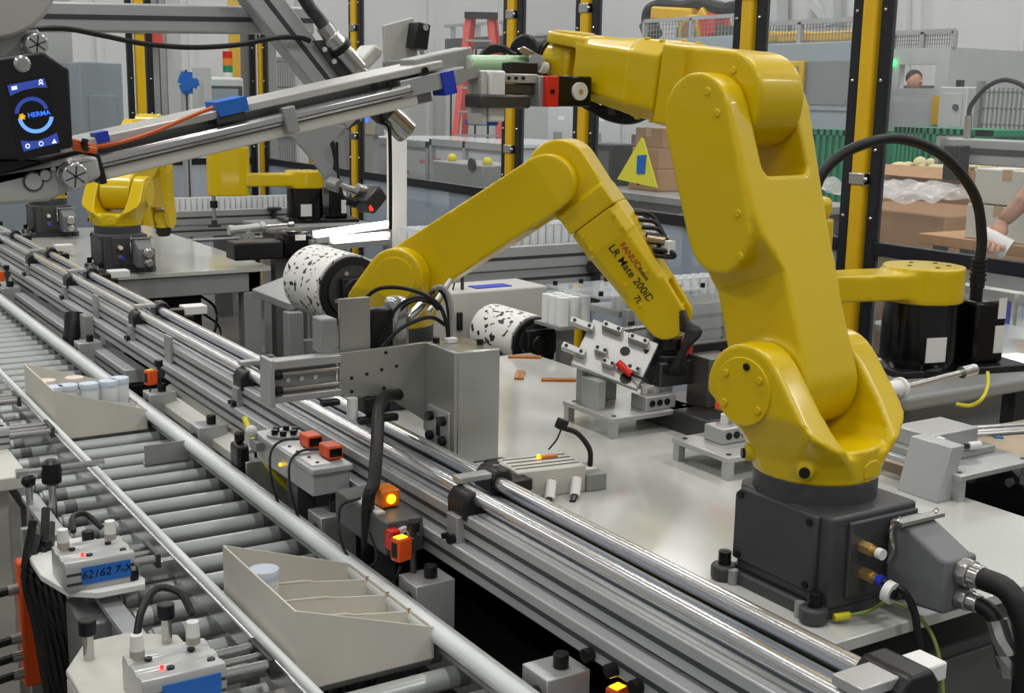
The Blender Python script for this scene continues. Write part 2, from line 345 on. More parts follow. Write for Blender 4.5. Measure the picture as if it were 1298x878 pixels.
# ================================================================ WORK TABLES
def table(label, y0, y1, inset):
    T = thing('work_table', label, 'table', (1.65, (y0+y1)/2, 0)); W = lambda b, n, m, **k: b.obj(n, m, T, wrel=True, **k)
    W(B().bx(1.255, 2.045, y0, y1, .83, .85), 'table_top', TOP, bevel=.002)
    for yy in (y0+inset, y1-.1): W(B().bx(1.3, 2.0, yy, yy+.06, .74, .83), 'apron', FRAMEG, bevel=.004)
    for xx in (1.3, 1.94): W(B().bx(xx, xx+.06, y0+inset, y1-.04, .74, .83), 'apron', FRAMEG, bevel=.004)
    for xx in (1.3, 1.92):
        for yy in (y0+inset, y1-.12):
            l = W(B().bx(xx, xx+.08, yy, yy+.08, .03, .74), 'leg', FRAMEG, bevel=.004)
            B().bx(xx-.02, xx+.1, yy-.02, yy+.1, 0, .03).obj('foot', DGREY, l, wrel=True, bevel=.003)
    W(B().bx(1.36, 1.94, y0+inset+.1, y1-.12, .2, .24), 'lower_shelf', DGREY)
    return T
T1 = table('glossy white work table carrying the two large robot arms', 1.165, 3.12, .3)
T2 = table('white work table beyond the wide label roll, carrying the far robots', 5.265, 7.22, .012)
cabinet = thing('control_cabinet', 'dark grey cabinet under the near end of the work table', 'cabinet', (1.8, 1.42, 0))
B().bx(1.62, 1.98, 1.27, 1.45, .05, .71).obj('body', DGREY, cabinet, wrel=True, bevel=.006)
B().bx(1.64, 1.96, 1.262, 1.27, .08, .69).obj('door', DGREY, cabinet, wrel=True, bevel=.003)
for xx in (1.64, 1.93): B().bx(xx, xx+.04, 1.29, 1.43, 0, .05).obj('foot', BLK, cabinet, wrel=True)

# ================================================================ RAIL CONVEYOR (bright tube guides)
RC = thing('rail_conveyor', 'long aluminium conveyor with bright tube guide rails beside the robot tables', 'conveyor', (1.14, 4.2, 0))
def rc(b, n, m, **k): return b.obj(n, m, RC, wrel=True, **k)
def profile(x0, x1, z0, z1, y0, y1, name, par, m=ALUP):
    p = B().bx(x0, x1, y0, y1, z0, z1).obj(name, m, par, wrel=True, bevel=.003)
    zc = (z0+z1)/2
    B().bx(x0-.0006, x0+.004, y0+.001, y1-.001, zc-.0045, zc+.0045).obj('slot', GROOVE, p, wrel=True); return p
profile(1.085, 1.2, .826, .872, .55, 8.6, 'side_beam', RC); profile(1.062, 1.2, .772, .818, .55, 8.6, 'lower_beam', RC); profile(1.03, 1.1, .69, .735, 3.95, 8.6, 'frame_beam', RC)
rc(B().bx(1.105, 1.2, .55, 8.6, .818, .826), 'spacer_bar', GROOVE)
rc(B().bx(1.125, 1.178, .6, 8.5, .872, .879), 'belt', mat('blue_grey_belt', (138, 148, 164), .35, 0, noise=.08, scale=4))
rc(B().bx(1.2, 1.245, .9, 8.5, .83, .876), 'back_rail', mat('dark_rail', (66, 66, 66), .4, .4))
for x, z, y0, n in ((1.112, .9, .6, 'front_guide_tube'), (1.188, .902, 1.0, 'back_guide_tube')): rc(B().cyl((x, y0, z), (x, 8.5, z), .0135, n=28), n, CHR)
for i, y in enumerate((1.885, 3.035, 4.03, 4.955, 5.66, 6.45, 7.2)):
    c = rc(B().prism([(1.08, .86), (1.128, .86), (1.134, .888), (1.128, .912), (1.09, .912), (1.078, .892)], y-.034, y+.034, 'y'), 'front_rail_clamp', BLK, bevel=.006)
    B().bx(1.07, 1.09, y-.022, y+.018, .80, .868).obj('clamp_post', ALUD, c, wrel=True, bevel=.002)
    for dy in (-.03, .03): B().cyl((1.07, y+dy*.35, .825), (1.058, y+dy*.35, .825), .009 if dy < 0 else .006, n=10).obj('clamp_bolt', BOLT, c, wrel=True)
    c = rc(B().prism([(1.168, .885), (1.168, .912), (1.182, .928), (1.205, .928), (1.216, .912), (1.216, .885)], y+.02, y+.085, 'y'), 'back_rail_clamp', BLK, bevel=.004)
    B().cyl((1.195, y+.05, .928), (1.195, y+.05, .931), .006, n=10).obj('clamp_bolt', STEEL, c, wrel=True)
    B().bx(1.2, 1.265, y+.025, y+.07, .876, .9).obj('clamp_arm', BLK, c, wrel=True, bevel=.003)
    B().bx(1.1, 1.17, y+.022, y+.05, .914, .926).obj('cross_bar', ALU, c, wrel=True, bevel=.002)
c = rc(B().prism([(1.15, .88), (1.15, .915), (1.17, .935), (1.21, .935), (1.225, .915), (1.225, .88)], .92, 1.0, 'y'), 'back_rail_clamp', BLK, bevel=.006)
B().bx(1.225, 1.262, .94, .985, .9, .925).obj('clamp_arm', WPL, c, wrel=True, bevel=.003)
B().bx(1.1, 1.17, .935, .985, .915, .93).obj('cross_bar', ALU, c, wrel=True, bevel=.002)
rc(B().bx(1.076, 1.086, 3.6, 3.66, .8, .9), 'beam_clip', ALUD, bevel=.002); rc(B().bx(1.076, 1.086, 4.46, 4.52, .8, .9), 'beam_clip', ALUD, bevel=.002)
for y in (1.25, 1.31, 1.37, 1.43): rc(B().cyl((1.063, y, .782), (1.047, y, .782), .011, n=12), 'beam_bolt', BOLT)
for y in (.9, 2.55, 4.35, 6.0, 7.6):
    l = rc(B().bx(1.07, 1.13, y, y+.06, .02, .772), 'leg', ALUP, bevel=.003); B().bx(1.04, 1.16, y-.03, y+.09, 0, .02).obj('foot', BLK, l, wrel=True)
# small stop blocks on the table side of the rails
for y, n in ((6.0, 0), (5.05, 1), (4.1, 2), (3.12, 3)):
    t = thing('rail_stop_block', 'small white block on a black bracket between rail conveyor and table', 'bracket', (1.31, y, .83), 0, 'white stop blocks behind the back guide rail')
    B().bx(-.04, .04, -.03, .03, .045, .075).obj('block', WPL, t, bevel=.003); B().bx(-.055, -.01, -.04, .04, 0, .046).obj('bracket', BLK, t, bevel=.004)

# ================================================================ ROLLER CONVEYOR
RO = thing('roller_conveyor', 'galvanised roller conveyor with white topped guide rails carrying paper trays', 'conveyor', (.8, 3.5, 0))
def ro(b, n, m, **k): return b.obj(n, m, RO, wrel=True, **k)
for x0, n in ((.545, 'side_channel'), (1.0, 'side_channel')): ro(B().bx(x0, x0+.012, .7, 6.6, .60, .675).bx(x0-.02 if x0 < .6 else x0+.012, x0 if x0 < .6 else x0+.03, .7, 6.6, .665, .675), n, ALUD)
me = None
ymax = 6.55; y = .77; i = 0
BAND = mat('roller_band_grey', (120, 124, 124), .45, .3, noise=.15)
while y < ymax:
    if me is None:
        b = B().cyl((.56, 0, .681), (.995, 0, .681), .0185, n=20).cyl((.553, 0, .681), (.56, 0, .681), .015, n=16).cyl((.548, 0, .681), (.553, 0, .681), .006, n=8)
        r = b.obj('roller', CHR2, RO, bevel=.003); me = r; r.location = (-.8, y-3.5, 0)
        bb = B().cyl((.585, 0, .681), (.612, 0, .681), .0188, n=20).obj('drive_band', BAND, r); bb0 = bb
        bd = B().cyl((.945, 0, .681), (.966, 0, .681), .0188, n=20).obj('drive_band', BAND, r); bd0 = bd
    else:
        r = me.copy(); COL.objects.link(r); r.parent = RO; r.location = (-.8, y-3.5, 0)
        for q in (bb0, bd0): c = q.copy(); COL.objects.link(c); c.parent = r
    y += .0975; i += 1
for y0 in (1.4, 3.1, 4.8, 6.4):
    ro(B().bx(.56, 1.0, y0, y0+.04, .6, .64), 'cross_member', ALUD)
    for xx in (.55, .96): ro(B().bx(xx, xx+.05, y0, y0+.05, 0, .6), 'leg', ALUP, bevel=.002)
gl = ro(B().bx(.655, .675, .7, 6.5, .712, .752), 'left_guide_rail', STEEL, bevel=.003); B().cyl((.669, .7, .754), (.669, 6.5, .754), .0075, n=16).obj('guide_strip', HDPE, gl, wrel=True)
gr = ro(B().bx(.943, .963, .7, 6.5, .70, .748), 'right_guide_rail', ALUD, bevel=.003); B().cyl((.938, .7, .74), (.938, 6.5, .74), .0165, n=18).obj('guide_strip', HDPE, gr, wrel=True)
for y0 in (1.63, 2.25, 3.35): ro(B().bx(.6, .66, y0, y0+.02, .7, .735), 'guide_bracket', STEEL)
dp = PZ(200, 585, .705)
tag(B().box((.88, 3.0, .726), (.115, .003, .052)).box((.88, 3.01, .703), (.115, .02, .003)).obj('deflector_plate', ALUD, bevel=.0008), 'small upright grey metal plate standing on the rollers', 'plate')
# blocks that hold the right guide rail
for (y, xo, n) in ((5.75, .985, 'beside the far orange sensor'), (4.36, .985, 'under the black hanging drape'), (3.52, .985, 'beside the filled tray carrying an orange sensor'), (3.1, .99, 'beside the pale cover box'), (2.75, .99, 'between two orange sensors'), (2.3, .985, 'near the long black cable drop'), (1.88, .985, 'with an orange sensor on top by the empty tray'), (1.46, .985, 'closest to the beam with the row of black bolts')):
    xo -= .028; t = thing('guide_block', 'square aluminium guide mounting block '+n, 'mounting block', (xo, y, .615), 0, 'mounting blocks along the right guide rail')
    B().bx(.02, .1, -.035, .035, 0, .145).obj('block', ALU, t, bevel=.002)
    B().cyl((.065, -.005, .145), (.065, -.005, .168), .0125, n=16).obj('top_bolt', BOLT, t, bevel=.0015)
    B().cyl((.02, -.01, .115), (-.004, -.01, .115), .0125, n=14).cyl((-.004, -.01, .115), (-.022, -.01, .115), .006, n=8).obj('side_bolt', BOLT, t)

# ================================================================ PAPERBOARD TRAYS AND VIALS
def tray(label, y0, y1, x0=.684, x1=.928, hl=.135, hr=.056, z=.70):
    t = thing('display_tray', label, 'tray', ((x0+x1)/2, (y0+y1)/2, z)); k = .003; cx, cyy = (x0+x1)/2, (y0+y1)/2
    X0, X1, Y0, Y1 = x0-cx, x1-cx, y0-cyy, y1-cyy
    B().bx(X0, X1, Y0, Y1, 0, k).obj('bottom', CARDW, t)
    B().bx(X0, X0+k, Y0, Y1, k, hl).obj('back_panel', CARDW, t)
    B().bx(X1-k, X1, Y0, Y1, k, hr).obj('front_panel', CARDW, t)
    for yy in (Y0, Y1-k): B().prism([(X0+k, k), (X1-k, k), (X1-k, hr), (X0+k, hl)], yy, yy+k, 'y').obj('side_panel', CARDW, t)
    n = 3
    for i in range(1, n+1):
        yy = Y0+(Y1-Y0)*i/(n+1)
        d = B().prism([(X0+k, k), (X1-k, k), (X1-k, hr-.004), (X0+.14, hr+.012), (X0+.125, hr+.018), (X0+k, hr+.03)], yy, yy+k, 'y').obj('divider', CARDW, t)
        B().prism([(X0+k, hr+.0302), (X1-.09, hr+.0092), (X1-.09, hr+.0088), (X0+k, hr+.0296)], yy-.0002, yy+k+.0002, 'y').obj('cut_edge', CARDE, d)
        B().bx(X1-.004, X1+.0005, yy-.001, yy+.004, hr-.012, hr+.0008).obj('slot', CARDE, d)
    return t
tray('white paper tray with dividers holding a single lidded vial', 1.69, 2.02)
t2 = tray('white paper tray filled with rows of lidded vials', 3.34, 3.72)
VM = {}
def vial(x, y, z, label, lid=LIDB, h=.112, r=.0255, group='lidded vials in the paper trays'):
    t = thing('vial', label, 'vial', (x, y, z), 0, group)
    if 'b' not in VM:
        VM['b'] = B().lathe([(.022, 0), (.0245, .003), (.0255, .006), (.0255, .094), (.0255, .096)], n=28).obj('body', VIAL, t); 
        VM['l'] = B().lathe([(.0265, .0955), (.0272, .097), (.0272, .108), (.0262, .112), (.0255, .1105), (.018, .1105)], n=28).obj('lid', LIDB, t)
        VM['p'] = B().lathe([(.0265, .0955), (.0272, .097), (.0272, .108), (.0262, .112), (.0255, .1105), (.018, .1105)], n=28).obj('lid', LIDP, t); VM['p'].hide_render = True
        bpy.data.objects.remove(VM['p']); m2 = VM['l'].data.copy(); m2.materials[0] = LIDP; VM['pm'] = m2
        return t
    for k, q in (('b', 'body'), ('l', 'lid')):
        c = VM[k].copy(); COL.objects.link(c); c.parent = t
        if k == 'l' and lid is LIDP: c.data = VM['pm']
    return t
p = PZ(348, 752, .815); vial(.725, 1.93, .703, 'lone vial with pale blue lid in the nearly empty tray')
for (px, py, l, n) in ((60, 490, LIDB, 'beside the tray back panel, front row'), (86, 487, LIDB, 'second along the front row from the back panel'), (112, 485, LIDB, 'in the middle of the front row'), (137, 481.5, LIDB, 'second along the front row from the low lip'), (160.5, 477, LIDB, 'nearest the low front lip of the tray'), (52, 482, LIDP, 'with peach lid beside the back panel'), (94, 477.6, LIDP, 'with peach lid in the middle of the tray')):
    q = PZ(px, py, .815); vial(min(.9, max(.713, q.x)), min(3.69, max(3.369, q.y)), .703, 'lidded white vial in the full tray '+n, l)

# ================================================================ ORANGE SENSORS
def sensor(label, loc, rz=0, post=.1, led=None, on_block=False):
    t = thing('photo_sensor', label, 'sensor', loc, rz, 'orange sensors along the conveyors'); h = post
    b = B().cyl((0, .0, 0), (0, 0, h+.02), .006, n=10)
    b.obj('post', DSTEEL, t); B().cyl((0, 0, h+.015), (0, 0, h+.035), .0125, n=12).obj('clamp_bolt', BOLT, t, bevel=.002)
    B().cyl((0, -.012, h-.005), (0, .012, h-.005), .014, n=14).obj('swivel_clamp', DSTEEL, t)
    s = B().bx(-.044, -.012, -.013, .013, h-.034, h+.01).obj('sensor_body', ORG, t, bevel=.004)
    B().bx(-.0445, -.04, -.008, .008, h-.026, h+.002).obj('lens', BLKG, s); B().bx(-.04, -.02, -.008, .008, h+.0095, h+.0112).obj('indicator', LEDA if led else YELC, s)
    B().tube([(-.03, .0, h-.045), (-.03, .01, h-.07), (-.015, .03, h-.09), (.02, .05, h-.11)], .0028, n=6).obj('sensor_cable', RUB, s)
    return t
sensor('orange sensor on a short post beside the far end of the rollers', (1.01, 5.75, .76), 0, .06)
sensor('orange sensor on the block beside the filled tray', (1.02, 3.53, .76), .3, .055)
sensor('orange sensor on a tall post in front of the pale cover box', (1.12, 3.05, .60), .2, .2)
sensor('orange sensor on a post beside the drooping yellow cable', (1.08, 2.55, .60), .2, .17)
sensor('orange sensor with lit yellow top on the block by the tray with one vial', (1.005, 1.91, .76), .2, .065, led=1)
sensor('orange sensor with lit top below the row of black beam bolts', (1.1, 1.38, .62), .2, .12, led=1)
# ================================================================ TRANSFER UNIT OVER THE RAILS (slide, plate, column)
TU = thing('transfer_unit', 'brushed aluminium transfer slide and column bridging the rail conveyor to the table', 'actuator', (1.2, 2.28, .85))
def tu(b, n, m, **k): return b.obj(n, m, TU, wrel=True, **k)
PLT = mat('satin_plate', (168, 169, 164), .38, .55, noise=.06, scale=5)
tu(B().prism([(1.045, 1.0), (1.16, .985), (1.25, .92), (1.25, 1.095), (1.05, 1.09)], 2.322, 2.332, 'y'), 'front_plate', PLT, bevel=.001)
for xx, zz in ((1.075, 1.035), (1.11, 1.04), (1.145, 1.046), (1.18, 1.05), (1.075, 1.006), (1.15, 1.005), (1.155, 1.082)): tu(B().cyl((xx, 2.3235, zz), (xx, 2.3205, zz), .0036, n=10), 'plate_hole', BOLT)
tu(B().prism([(2.194, .86), (2.33, .90), (2.33, 1.095), (2.194, 1.095)], 1.25, 1.258, 'x'), 'side_plate', PLT, bevel=.001)
tu(B().bx(1.258, 1.362, 2.194, 2.2, .852, 1.095).bx(1.355, 1.362, 2.2, 2.33, .852, 1.095).bx(1.258, 1.362, 2.2, 2.33, 1.089, 1.095).bx(1.262, 1.35, 2.2, 2.32, .85, 1.085), 'column_cover', mat('steel_cover', (176, 178, 176), .3, .75, noise=.05, scale=3), bevel=.004)
bp = tu(B().bx(1.244, 1.25, 2.206, 2.3, .88, .965), 'bolt_plate', ALU, bevel=.002)
for yy in (2.225, 2.28):
    for zz in (.9, .943): B().cyl((1.244, yy, zz), (1.232, yy, zz), .0105, n=14).obj('bolt', BOLT, bp, wrel=True, bevel=.0015)
B().bx(1.2425, 1.2445, 2.243, 2.258, .905, .945).obj('slotted_hole', BLKG, bp, wrel=True)
for xx, yy in ((1.27, 2.31), (1.345, 2.25)): tu(B().cyl((xx, yy, 1.095), (xx, yy, 1.106), .0075, n=12), 'top_screw', BOLT)
tu(B().bx(1.285, 1.31, 2.285, 2.3, 1.095, 1.107), 'clip', WPL, bevel=.002)
sl = tu(B().bx(.905, 1.05, 2.34, 2.37, 1.0, 1.085), 'slide_body', ALUD, bevel=.003)
B().bx(.9, 1.05, 2.318, 2.345, 1.07, 1.088).obj('slide_rail', ALU, sl, wrel=True, bevel=.002); B().bx(.9, 1.05, 2.318, 2.345, 1.0, 1.015).obj('slide_rail', ALU, sl, wrel=True, bevel=.002)
for zz in (1.058, 1.026): B().cyl((.9, 2.328, zz), (1.05, 2.328, zz), .005, n=12).obj('guide_rod', STEEL, sl, wrel=True)
B().bx(.893, .903, 2.312, 2.375, .993, 1.092).obj('end_plate', ALU, sl, wrel=True, bevel=.003)
for xx in (.94, .97, 1.0): B().cyl((xx, 2.341, 1.042), (xx, 2.337, 1.042), .005, n=10).obj('hole', WPL, sl, wrel=True)
for zz in (1.058, 1.026): B().cyl((.904, 2.318, zz), (.918, 2.318, zz), .009, n=10).obj('end_bumper', BOLT, sl, wrel=True)
tu(B().bx(1.06, 1.13, 2.345, 2.355, 1.085, 1.2), 'rear_plate', PLT, bevel=.001); tu(B().bx(1.02, 1.055, 2.345, 2.4, 1.085, 1.16), 'valve_block', ALUD, bevel=.004)
tu(B().bx(1.19, 1.235, 2.36, 2.41, 1.05, 1.19), 'motor_cover', STEEL, bevel=.012); tu(B().bx(1.14, 1.19, 2.36, 2.4, 1.08, 1.17), 'motor', BLK, bevel=.006)
tu(B().bx(1.1, 1.16, 2.31, 2.36, .955, .99).cyl((1.13, 2.33, .93), (1.13, 2.33, .99), .018, n=14).bx(1.085, 1.175, 2.3, 2.32, .935, .95), 'gripper', BLK, bevel=.003)
tu(B().cyl((1.08, 2.33, .945), (1.08, 2.33, .99), .012, n=12), 'air_fitting', WPL); tu(B().bx(1.0, 1.04, 2.3, 2.32, .985, .997), 'stop_pad', BLK, bevel=.003)
loop = lambda pts, r, n='air_hose': tu(B().tube(pts, r, n=7), n, RUB)
loop([PY(450, 405, 2.4), PY(456, 388, 2.39), PY(475, 368, 2.36), PY(500, 364, 2.34), PY(530, 370, 2.33), PY(555, 385, 2.33), PY(566, 410, 2.33), PY(568, 440, 2.33)], .0045)
loop([PY(494, 403, 2.36), PY(505, 388, 2.35), PY(522, 378, 2.34), PY(540, 378, 2.34), PY(556, 392, 2.34)], .004)
loop([PY(499, 406, 2.37), PY(512, 388, 2.36), PY(530, 380, 2.35), PY(552, 386, 2.35)], .004)
loop([PY(483, 442, 2.34), PY(497, 426, 2.33), PY(515, 412, 2.33), PY(545, 402, 2.33), PY(565, 412, 2.34)], .0045)
loop([PY(545, 372, 2.37), PY(556, 366, 2.37), PY(566, 380, 2.36), PY(570, 405, 2.35), PY(571, 440, 2.34)], .0055)
tu(B().tube([PY(550, 366, 2.36), PY(560, 364, 2.35), PY(569, 376, 2.34), PY(573, 400, 2.33), PY(574, 440, 2.32)], .006, n=8), 'grey_conduit', mat('grey_conduit', (150, 150, 148), .5))
tu(B().cyl(PY(518, 404, 2.36), PY(536, 385, 2.37), .011, n=12), 'hose_coupling', STEEL); tu(B().cyl(PY(544, 395, 2.38), PY(571, 355, 2.42), .006, n=8), 'lever_rod', STEEL)
CD = tag(B().tube([PY(505, 500, 2.32), PY(488, 503, 2.28), PY(480, 520, 2.2), PY(478, 560, 2.12), PY(474, 610, 2.06), PY(466, 645, 2.05), V((1.005, 2.1, .62)), V((1.01, 2.14, .35)), V((1.03, 2.2, .04))], .013, n=10).obj('cable_bundle', RUB), 'thick black cable bundle dropping from the transfer slide', 'cable')

# ================================================================ PNEUMATIC SLIDE ON TABLE
PS = thing('pneumatic_slide', 'grey pneumatic slide with glowing amber lamp and curled black hose on the table edge', 'actuator', (1.33, 1.98, .85), math.radians(-8))
b = B().bx(-.075, .075, -.05, .05, 0, .055).obj('body', CREAM, PS, bevel=.002)
for yy in (-.03, -.01, .012, .034): B().bx(-.07, .07, yy, yy+.004, .0545, .0558).obj('slot', GROOVE, b)
B().bx(.01, .045, .018, .03, .055, .06).obj('sensor', mat('amber_switch', (226, 140, 60), .4), b); B().ball((.005, .024, .06), .004).obj('lamp', LEDA, b)
B().bx(.075, .12, -.055, .03, 0, .035).obj('end_block', ALUD, PS, bevel=.002); B().bx(.085, .112, -.03, -.005, .035, .038).obj('end_plate', WPL, PS)
for xx in (.0, .055):
    f = B().cyl((xx, -.05, .03), (xx, -.062, .03), .006, n=6).obj('fitting', BRASS, PS); B().cyl((xx-.006, -.06, .032), (xx-.022, -.085, .006), .0105, n=12).obj('elbow', WPL, f)
    B().cyl((xx-.022, -.085, .008), (xx-.035, -.1, .0), .006, n=8).obj('hose_end', BLK, f)
B().tube([(.105, -.01, .036), (.108, .0, .07), (.09, .02, .1), (.062, .03, .112)], .0055, n=8).obj('hose', RUB, PS); B().box((.058, .03, .12), (.02, .02, .022), rotm(y=.4)).obj('tube_end', BLK, PS, bevel=.003)
B().tube([(.058, .03, .11), (.045, .025, .09), (.03, .03, .07)], .002, n=5).obj('wire', RUB, PS)
PB = thing('rail_black_bracket', 'black bracket block between back guide tube and pneumatic slide', 'bracket', (1.275, 2.02, .85)); B().bx(-.03, .02, -.06, .05, 0, .05).obj('block', BLK, PB, bevel=.008); B().bx(-.02, .01, -.05, .0, .05, .053).obj('plate', WPL, PB)

# ================================================================ SENSOR PLATE BESIDE THE RAIL
SP = thing('sensor_station', 'grey plate with bolted round hub and two orange sensors beside the rails', 'sensor plate', (1.01, 2.43, .60))
def sp_(b, n, m, **k): return b.obj(n, m, SP, wrel=True, **k)
sp_(B().bx(.965, 1.058, 2.28, 2.62, .848, .862).bx(.97, 1.055, 2.29, 2.61, .80, .848), 'plate', ALUP, bevel=.003)
sp_(B().bx(.99, 1.03, 2.42, 2.48, .60, .80), 'stand', DGREY)
h = sp_(B().cyl((1.015, 2.55, .862), (1.015, 2.55, .868), .04, n=28), 'hub', ALUD)
for k in range(6): a = k*PI/3; B().cyl((1.015+.024*math.cos(a), 2.55+.024*math.sin(a), .868), (1.015+.024*math.cos(a), 2.55+.024*math.sin(a), .879), .0075, n=10).obj('hub_bolt', BOLT, h, wrel=True)
for xx, yy in ((1.03, 2.44), (1.035, 2.345)):
    s = sp_(B().bx(xx-.018, xx+.018, yy-.028, yy+.022, .864, .893), 'sensor', ORG, bevel=.004); B().bx(xx-.014, xx+.014, yy-.0285, yy-.02, .87, .888).obj('lens', BLKG, s, wrel=True)
    k = sp_(B().bx(xx-.062, xx-.022, yy-.05, yy+.02, .862, .866), 'label_plate', WPL)
    for q in (-.035, .008): B().cyl((xx-.045, yy+q, .866), (xx-.045, yy+q, .868), .004, n=8).obj('screw', BOLT, k, wrel=True)
    sp_(B().tube([(xx-.005, yy+.022, .875), (xx-.05, yy+.04, .872), (xx-.085, yy+.02, .85), (xx-.09, yy-.01, .78), (xx-.07, yy-.04, .7)], .003, n=6), 'cable', RUB)
sp_(B().bx(.95, .975, 2.56, 2.6, .83, .85), 'knob_arm', ALUD); sp_(B().ball((.955, 2.6, .868), .014), 'knob', WPL); sp_(B().ball((.964, 2.45, .828), .004), 'lamp', LEDA)
S2 = thing('sensor_station', 'dark grey box with orange sensor showing a lit yellow lens', 'sensor plate', (1.02, 2.06, .60))
B().bx(.98, 1.058, 1.97, 2.2, .775, .84).obj('box', DGREY, S2, wrel=True, bevel=.003); B().bx(1.0, 1.04, 2.05, 2.1, .60, .775).obj('stand', DGREY, S2, wrel=True)
s = B().bx(1.005, 1.045, 2.04, 2.09, .842, .877).obj('sensor', mat('amber_orange_plastic', (224, 120, 20), .4), S2, wrel=True, bevel=.004); B().cyl((1.025, 2.041, .86), (1.025, 2.037, .86), .009, n=14).obj('lens', LEDA, s, wrel=True)
k = B().bx(.985, 1.003, 2.02, 2.12, .84, .844).obj('label_plate', WPL, S2, wrel=True)
c = B().cyl((1.015, 1.972, .81), (1.015, 1.96, .81), .019, n=20).obj('reflector', WPL, S2, wrel=True); B().cyl((1.015, 1.961, .81), (1.015, 1.957, .81), .01, n=6).obj('core', BOLT, c, wrel=True)
B().bx(.98, 1.0, 1.95, 1.98, .79, .83).obj('holder', RED, S2, wrel=True, bevel=.003)
B().tube([(.99, 2.1, .85), (.955, 2.12, .83), (.94, 2.08, .77), (.95, 2.02, .74), (.975, 2.0, .76), (.98, 2.04, .8)], .003, n=6).obj('looped_cable', RUB, S2, wrel=True)

# ================================================================ PALE COVER BOX UNDER THE RAIL
CB = thing('cover_box', 'pale grey machine cover box with sloping lid below the rail conveyor', 'machine cover', (1.1, 3.28, 0))
B().bx(1.04, 1.2, 2.92, 3.63, .5, .715).obj('body', CREAM, CB, wrel=True, bevel=.004)
B().prism([(1.02, .7), (1.21, .7), (1.21, .745), (1.13, .766), (1.06, .735), (1.02, .725)], 2.9, 3.65, 'y').obj('lid', CREAM, CB, wrel=True, bevel=.003)
for yy in (2.95, 3.56):
    for xx in (1.05, 1.15): B().bx(xx, xx+.04, yy, yy+.04, 0, .5).obj('leg', ALUP, CB, wrel=True)
B().cyl((1.04, 2.97, .65), (1.034, 2.97, .65), .008, n=10).obj('screw', BOLT, CB, wrel=True)
B().tube([(1.04, 3.35, .63), (1.0, 3.33, .645), (.985, 3.28, .62), (1.0, 3.24, .6), (1.03, 3.24, .6)], .005, n=7).obj('cable_loop', RUB, CB, wrel=True)
tag(B().tube([PY(310, 530, 2.75), PY(322, 558, 2.68), PY(340, 590, 2.62), PY(365, 618, 2.6), PY(392, 642, 2.6), PY(420, 668, 2.6), PY(440, 672, 2.62)], .007, n=8).obj('yellow_cable', YELC), 'yellow cable hanging below the rail conveyor by the orange sensors', 'cable')
HD = thing('black_drape', 'black hanging cable chain sheath below the rail conveyor, by the rollers', 'cable chain', (1.04, 4.6, .55))
B().tube([(1.03, 4.6, .82), (1.02, 4.58, .76), (1.0, 4.56, .66), (1.02, 4.52, .55)], .035, n=10).obj('sheath', BLK, HD, wrel=True); B().bx(1.03, 1.06, 4.45, 4.52, .55, .83).obj('support_bar', ALUD, HD, wrel=True)
HD2 = tag(B().bx(.965, .995, 2.72, 2.78, .64, .80).cyl((.98, 2.75, .80), (.98, 2.75, .83), .012).obj('black_sensor_block', BLK, bevel=.008), 'long black block hanging under the end of the transfer slide', 'bracket')
for j, (y0, y1) in enumerate(((1.55, 2.2), (2.3, 3.05))):  # added boxes, black so the space under the table looks deeply shaded
    e = thing('under_table_shade_box', ('added black box deepening the shade under the table below the near robot', 'added black box deepening the shade under the table below the lettered robot')[j], 'shade box', (1.55, (y0+y1)/2, 0))
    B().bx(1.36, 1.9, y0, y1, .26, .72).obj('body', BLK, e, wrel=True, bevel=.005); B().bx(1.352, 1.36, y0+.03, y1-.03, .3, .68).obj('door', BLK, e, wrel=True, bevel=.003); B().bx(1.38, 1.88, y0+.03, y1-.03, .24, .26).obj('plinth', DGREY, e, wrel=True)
FB = thing('floor_shade_box', 'added dark box on the floor standing in for shade between the two conveyors', 'housing', (1.22, 2.2, 0))  # added box, near-black to stand in for shade over the bright floor
B().bx(1.14, 1.295, 1.5, 2.88, .03, .1).obj('plinth', DSTEEL, FB, wrel=True); B().bx(1.15, 1.28, 1.55, 2.86, .1, .55).obj('body', mat('near_black_shade', (36, 37, 38), .5), FB, wrel=True, bevel=.004)
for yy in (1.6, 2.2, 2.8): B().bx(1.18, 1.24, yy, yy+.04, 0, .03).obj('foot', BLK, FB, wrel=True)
for k in range(7):
    yy = 1.6+k*.13; tag(B().tube([(1.13, yy, .4+.04*(k % 3)), (1.09, yy+.08, .26), (1.08, yy+.16, .2), (1.1, yy+.3, .24), (1.13, yy+.36, .36)], .007, n=6).obj('loose_cable', RUB), 'black cable looping against the added dark box between the conveyors', 'cable', 'cables looping at the added dark box')

